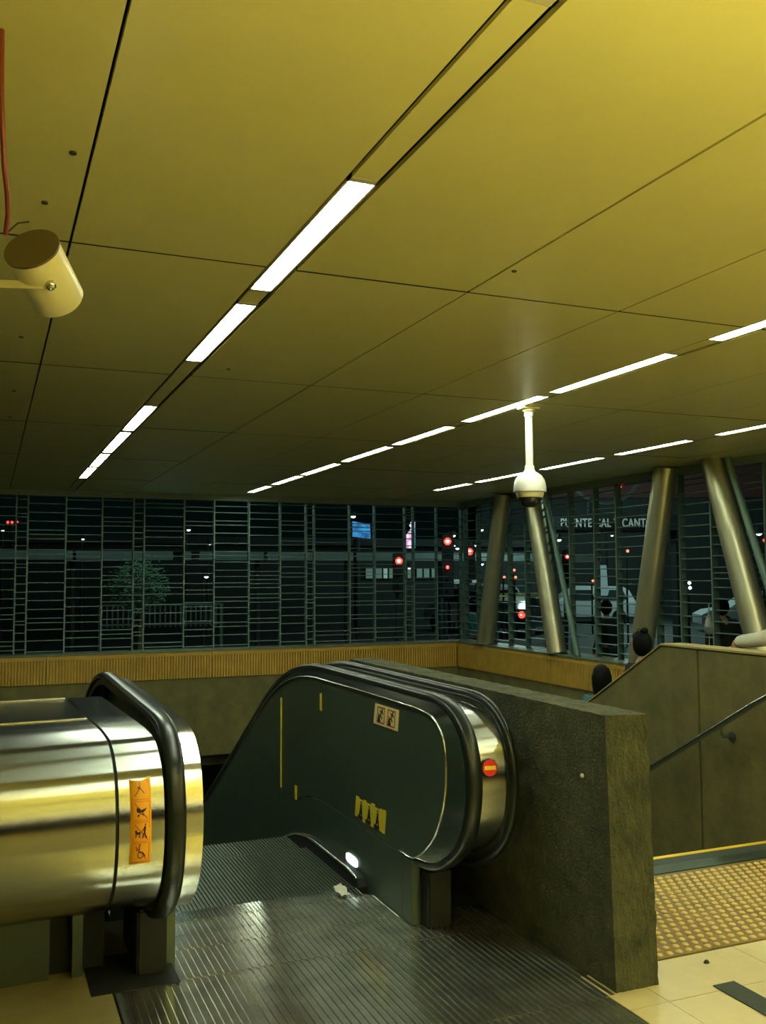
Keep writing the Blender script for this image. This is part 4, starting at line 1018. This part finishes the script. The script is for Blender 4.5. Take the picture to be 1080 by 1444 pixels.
def facepoly(pts, d, th, mt, name, par_, dd=34):
    top = [dp(x_, y_, d) for x_, y_ in pts]; n_ = len(top); nn = _f.copy(); nn.z = 0; nn.normalize()
    q = MB(); q.add(top+[p+nn*th for p in top], [tuple(range(n_)), tuple(range(n_, 2*n_))[::-1]]+[(i, (i+1) % n_, n_+(i+1) % n_, n_+i) for i in range(n_)]); return q.build(name, mt, par_)
facepoly([(573, 773), (584, 773), (585, 736), (579, 736), (577, 741), (580, 745), (576, 750), (573, 754), (573, 763)], 33.9, .08, sm_, 'bright_figure', vg)
facepoly([(571.5, 773), (585.6, 773), (585.6, 735), (571.5, 756)], 34.0, .3, mat('sign_blue', (.03, .2, .3), .5, emit=(.05, .35, .55), estr=.35), 'sign_box', vg)
q = MB(); q.tube([(vp.x, vp.y+.4, ZG), (vp.x, vp.y+.4, vp.z)], .1, 8); q.build('mast', 'facade', vg)

# station entrance with its name and emblem
ent = root('station_entrance', tuple(dp(853, 811, 22.2).xy)+(ZG,), 'dark station entrance canopy with grey letters reading the station name', 'building')
facepoly([(770, 728), (960, 728), (960, 747), (770, 747)], 22.2, 1.6, 'facade', 'name_fascia', ent)
for x_ in (775, 955):
    p = dp(x_, 800, 22.6); q = MB(); q.box((p.x-.1, p.y-.1, ZG), (p.x+.1, p.y+.1, dp(x_, 746, 22.6).z)); q.build('canopy_post', 'facade', ent)
cu = bpy.data.curves.new('station_name', 'FONT'); cu.body = 'PUENTE CAL Y CANTO'; cu.size = 1; cu.extrude = .02; cu.space_character = 1.12; cu.offset = .012
to = bpy.data.objects.new('tmp', cu); C.objects.link(to); bpy.context.view_layer.update()
me = bpy.data.meshes.new_from_object(to.evaluated_get(bpy.context.evaluated_depsgraph_get())); bpy.data.objects.remove(to)
xsv = [v.co.x for v in me.vertices]; ysv = [v.co.y for v in me.vertices]; w0, w1, hh = min(xsv), max(xsv), max(ysv)
pL, pR = dp(791, 743, 22.1), dp(920, 743, 22.1); dx = (pR-pL); hgt = (dp(791, 731, 22.1)-pL).length; nn = Vector((-_f.x, -_f.y, 0)).normalized()
mb = MB(); mb.v = [tuple(pL+dx*((v.co.x-w0)/(w1-w0))+Vector((0, 0, 1))*hgt*(v.co.y/hh)+nn*v.co.z) for v in me.vertices]; mb.f = [tuple(p.vertices) for p in me.polygons]
mb.build('name_letters', 'letters', ent)
emb = root('round_emblem', tuple(dp(853, 700, 22))[:2]+(dp(853, 728, 22).z,), 'large round ring emblem with a red glowing mark above the station name', 'emblem')
ec = dp(853, 658, 22.0); eu = CR.copy(); eu.z = 0; eu.normalize(); upv = Vector((0, 0, 1)); rpx = 22/FPX
for r0, r1 in ((54, 50), (38, 35)):
    q = MB(); v = []; k_ = 48
    for i in range(k_):
        a = 2*PI*i/k_; d_ = eu*math.cos(a)+upv*math.sin(a)
        for r_ in (r0, r1):
            for dn in (0, .1): v.append(ec+d_*r_*rpx-nn*dn)
    f = []
    for i in range(k_):
        a, c2_ = 4*i, 4*((i+1) % k_); f += [(a, c2_, c2_+2, a+2), (a+1, a+3, c2_+3, c2_+1), (a, a+1, c2_+1, c2_), (a+2, c2_+2, c2_+3, a+3)]
    q.add(v, f); q.build('ring', 'ringgrey', emb)
for (ox_, oy_, s_, mt) in ((22, -24, 7, 'lampred'), (29, -20, 6, 'lampred'), (0, -6, 12, 'maroon')):
    c2_ = ec+eu*ox_*rpx+upv*oy_*rpx+nn*.02
    q = MB(); pts = [c2_-eu*s_*rpx+upv*s_*.3*rpx, c2_+upv*s_*.6*rpx, c2_+eu*s_*rpx+upv*s_*.3*rpx, c2_-upv*s_*.8*rpx]
    q.add(pts+[p-nn*.06 for p in pts], [(0, 1, 2, 3), (7, 6, 5, 4), (0, 4, 5, 1), (1, 5, 6, 2), (2, 6, 7, 3), (3, 7, 4, 0)]); q.build('red_mark', mt, emb)
q = MB()
for ox_ in (-22, 22):
    p = ec+eu*ox_*rpx-nn*.1; q.tube([(p.x, p.y, dp(853, 728, 22.2).z), (p.x, p.y, p.z-44*rpx)], .04, 8)
q.build('emblem_stay', 'facade', emb)
# maroon building at right
mbd = root('maroon_building', (26, 22, ZG), 'tall dark maroon building block behind the right screen', 'building')
MD = Matrix.Rotation(-YAW, 3, 'Z'); mo = dp(960, 700, 46)
b = MB(); b.box((mo.x-10, mo.y, 5.4), (mo.x+19, mo.y+8, 19), MD, (mo.x, mo.y, 0)); b.build('upper_storeys', 'maroon', mbd)
b = MB(); b.box((mo.x-9.7, mo.y+.4, ZG), (mo.x+19, mo.y+8, 5.4), MD, (mo.x, mo.y, 0)); b.build('ground_storey', 'facade', mbd)
for k_ in range(5):
    q = MB(); x_ = mo.x-6+k_*3; q.box((x_, mo.y-.03, 7.2), (x_+1.8, mo.y+.02, 9.4), MD, (mo.x, mo.y, 0)); q.build('window', 'glass', mbd)
# pale upright banner
bn = root('upright_banner', tuple(dp(851, 818, 22).xy)+(ZG,), 'pale upright banner post seen between two columns', 'banner')
facepoly([(846, 797), (855, 797), (857, 826), (859, 831), (857, 840), (848, 840), (848, 832), (846, 820)], 22, .05, mat('glowing_banner_cloth', (.3, .42, .42), .7, emit=(.35, .6, .62), estr=.22, noise=.2), 'banner_sheet', bn)  # small glow added to the sheet to lift its brightness
q = MB(); p = dp(852, 838, 22.1); q.tube([(p.x, p.y, ZG), (p.x, p.y, p.z+.6)], .03, 8); q.build('post', 'facade', bn)

# vehicles
def car(label, loc, rot, L=4.2, H=1.45, W=1.7, paint='silver', roof=None, name='car', tail=True, lampsize=.10, kind='hatch'):
    T = Matrix.Translation(loc) @ Matrix.Rotation(rot, 4, 'Z'); t = root(name, tuple(loc), label, 'car')
    def put(q, nm, mt, sm=35): q.v = [tuple(T @ Vector(v)) for v in q.v]; return q.build(nm, mt, t, smooth=sm)
    def side(prof, w0, w1=None):
        q = MB(); n_ = len(prof); w1 = w1 or w0
        q.v = [(x_, -(w0 if z_ < .85 else w1), z_) for x_, z_ in prof]+[(x_, (w0 if z_ < .85 else w1), z_) for x_, z_ in prof]
        q.f = [tuple(range(n_)), tuple(range(n_, 2*n_))[::-1]]+[(i, (i+1) % n_, n_+(i+1) % n_, n_+i) for i in range(n_)]; return q
    h = H/1.45; l = L/4.2
    lower = [(-2.05*l, .30*h), (-2.1*l, .62*h), (-2.05*l, .86*h), (1.0*l, .90*h), (1.8*l, .78*h), (2.1*l, .62*h), (2.1*l, .30*h)]
    put(side(lower, W/2), 'body', paint)
    if kind == 'hatch': cabin = [(-2.0*l, .86*h), (-1.75*l, 1.28*h), (-1.5*l, 1.42*h), (.1*l, 1.45*h), (.55*l, 1.30*h), (1.1*l, .89*h)]
    else: cabin = [(-1.6*l, .87*h), (-1.05*l, 1.32*h), (-.8*l, 1.42*h), (.2*l, 1.44*h), (.55*l, 1.32*h), (1.15*l, .89*h)]
    put(side(cabin, W/2-.02, W/2-.14), 'cabin', roof or paint)
    for sg in (-1, 1):
        for a_, b_ in (((-1.35 if kind != 'hatch' else -1.65)*l, -.45*l), (-.38*l, .62*l)):
            q = MB(); q.v = [(a_, sg*(W/2-.03), .93*h), (b_, sg*(W/2-.03), .93*h), (b_-.12, sg*(W/2-.115), 1.30*h), (a_+.18, sg*(W/2-.115), 1.30*h)]; q.f = [(0, 1, 2, 3)]
            put(q, 'side_window', 'glass')
    xe = cabin[0][0]; q = MB(); q.v = [(xe-.005, -W/2+.16, .93*h), (xe-.005, W/2-.16, .93*h), (cabin[1][0]-.02, W/2-.24, 1.28*h), (cabin[1][0]-.02, -W/2+.24, 1.28*h)]; q.f = [(0, 1, 2, 3)]; put(q, 'rear_window', 'glass')
    for x_ in (-1.3*l, 1.35*l):
        for sg in (-1, 1):
            q = MB(); q.lathe([(.30, -.09), (.32, -.05), (.32, .05), (.30, .09), (.16, .095)], (x_, sg*(W/2-.09), .32), axis=(0, sg, 0), k=18); put(q, 'wheel', 'rubber')
    q = MB(); q.box((-2.17*l, -W/2+.03, .30*h), (-2.04*l, W/2-.03, .52*h)); put(q, 'bumper', 'facade')
    for sg in (-1, 1):
        q = MB(); q.ball((-2.08*l, sg*(W/2-.14), .76*h), lampsize, 10, (.6, 1, 1)); put(q, 'tail_light', 'lampred')
    q = MB(); q.ball((-2.10*l, -(W/2-.14), .76*h), lampsize*.5, 8); put(q, 'lit_bulb', 'lampcore')
    return t
cp_ = dp(820, 835, 40)
car('silver hatchback with red tail light beyond the right screen', (cp_.x, cp_.y, ZG), math.radians(158), L=4.4, H=1.6, paint='silver', lampsize=.14)
cp_ = dp(733, 843, 33)
car('black taxi with a yellow roof and glowing red tail light', (cp_.x, cp_.y, ZG), math.radians(42), L=4.3, paint='taxiblack', roof='taxiyellow', lampsize=.12, kind='sedan')
cp_ = dp(668, 828, 34.5)
car('pale parked car beyond the taxi, behind the corner column', (cp_.x, cp_.y, ZG), math.radians(100), L=4.0, H=1.75, paint='silver', lampsize=.05)
cp_ = dp(1068, 806, 34)
car('grey car beyond the screen at the right edge', (cp_.x, cp_.y, ZG), math.radians(150), L=4.3, paint='silver', lampsize=.06)
def beacon(px, py, d, label, mt='lampamber', r=.05):
    p = dp(px, py, d); t = root('light_post', (p.x, p.y, ZG), label, 'light')
    q = MB(); q.tube([(p.x, p.y+.07, ZG), (p.x, p.y+.07, p.z+.05)], .03, 6); q.build('post', 'facade', t)
    q = MB(); q.ball(p, r, 10); q.build('lamp', mt, t, smooth=80)
for a in ((703, 778, 28, 'small amber light highest between corner and dome columns'), (711, 814, 30, 'small amber light, lower left of three over the taxi'), (725, 804, 30, 'small amber light, upper of three over the taxi'),
          (727, 814, 30, 'small amber light, lower right of three over the taxi'), (885, 777, 28, 'tiny red-orange light left of the third column'), (836, 819, 33, 'small amber light at the rear of the silver hatchback'), (504, 788, 30, 'amber light below the blue billboard')):
    beacon(*a[:4], r=.045)
for a in ((617, 794, 33, 'greenish light, top of a short column right of the shop front', 'lampgreen'), (633, 803, 33, 'greenish light beside the pedestrian signal', 'lampgreen'), (633, 811, 33, 'small white light under the greenish one', 'lampwhite'),
          (972, 822, 26, 'upper of two close white lights right of the third column', 'lampwhite'), (973, 829, 26, 'lower of two close white lights right of the third column', 'lampwhite'), (1078, 762, 24, 'small red light at the right edge', 'lampred')):
    beacon(a[0], a[1], a[2], a[3], a[4], .045)
# white street stall pieces
for (x0, y0, x1, y1, lab) in ((641, 817, 652, 823, 'small white glowing vendor box near the corner, left of the column'), (667, 817, 676, 822, 'small white glowing box right at the corner column')):
    t = root('vendor_box', tuple(dp((x0+x1)/2, 830, 30).xy)+(ZG,), lab, 'box')
    facepoly([(x0, y0), (x1, y0), (x1, y1), (x0, y1)], 30, .3, 'shopbright', 'lit_front', t)
    p = dp((x0+x1)/2, y1, 30.15); q = MB(); q.tube([(p.x, p.y, ZG), (p.x, p.y, p.z)], .05, 8); q.build('stand', 'facade', t)

# railing and tree
fn = root('railing', (2.5, 22.5, ZG), 'pale low picket railing behind the small tree', 'fence')
ft, fb_ = on(240, 852, 1, 22.5).z, on(240, 884, 1, 22.5).z
x_ = 2.4; pk = 0
while x_ < 5.2:
    q = MB(); q.box((x_, 22.5, fb_), (x_+.035, 22.53, ft)); q.build('picket', 'fence', fn); x_ += .12; pk += 1
for z_ in (fb_+.05, ft-.03):
    q = MB(); q.box((2.35, 22.48, z_), (5.2, 22.54, z_+.04)); q.build('rail', 'fence', fn)
for k_ in range(2):
    q = MB(); q.box((2.35+k_*2.8, 22.47, ZG), (2.42+k_*2.8, 22.55, ft)); q.build('post', 'fence', fn)
tp_ = dp(196, 880, 19.5)
tr = root('small_tree', (tp_.x, tp_.y, ZG), 'small leafy green tree outside the left part of the far screen', 'tree')
b = MB(); zc = dp(196, 835, 19.5).z
b.tube([(tp_.x, tp_.y, ZG), (tp_.x+.03, tp_.y, zc-.3), (tp_.x, tp_.y, zc)], .05, 8, .03)
for k_ in range(7):
    a = k_*.9; b.tube([(tp_.x, tp_.y, zc-.25+.05*k_), (tp_.x+.35*math.cos(a), tp_.y+.35*math.sin(a), zc+.1+.07*k_)], .02, 6, .008)
b.build('trunk', 'bark', tr, smooth=60)
b = MB(); rnd = random.Random(11)
for k_ in range(2600):
    while True:
        v_ = Vector((rnd.uniform(-1, 1), rnd.uniform(-1, 1), rnd.uniform(-1, 1)))
        if .1 < v_.length < 1: break
    cl = Vector((rnd.gauss(0, .08), rnd.gauss(0, .08), rnd.gauss(0, .07)))
    c = Vector((tp_.x+v_.x*.54, tp_.y+v_.y*.5, zc+.12+v_.z*.55)) + cl
    if math.sin(c.x*11)*math.sin(c.z*10+1)*math.sin(c.y*8) > .25: continue
    d = Vector((rnd.uniform(-1, 1), rnd.uniform(-1, 1), rnd.uniform(-.6, .6))).normalized(); e = d.orthogonal().normalized(); s_ = rnd.uniform(.02, .035)
    b.add([c-d*s_*1.6, c+e*s_*.6, c+d*s_*1.6, c-e*s_*.6], [(0, 1, 2, 3)])
tag(b.build('foliage', 'leaf', tr), kind='stuff')

# unseen point lights added to brighten the street, people and cars
def pl(px, py, d, e, col=(.6, 1, .9), r=.3):
    l = bpy.data.lights.new('street_fill', 'POINT'); l.energy = e; l.color = col; l.shadow_soft_size = r
    o = bpy.data.objects.new('street_fill', l); C.objects.link(o); o.location = (px, py, d); return o
pl(3.2, 18.5, 3.9, 120); pl(10.5, 17.5, 4.2, 160); pl(24, 31, 4.5, 600); pl(14, 24, 3.6, 160); pl(17, 30, 6, 130); pl(27, 27, 7, 160); pl(13, 11, 5, 120)
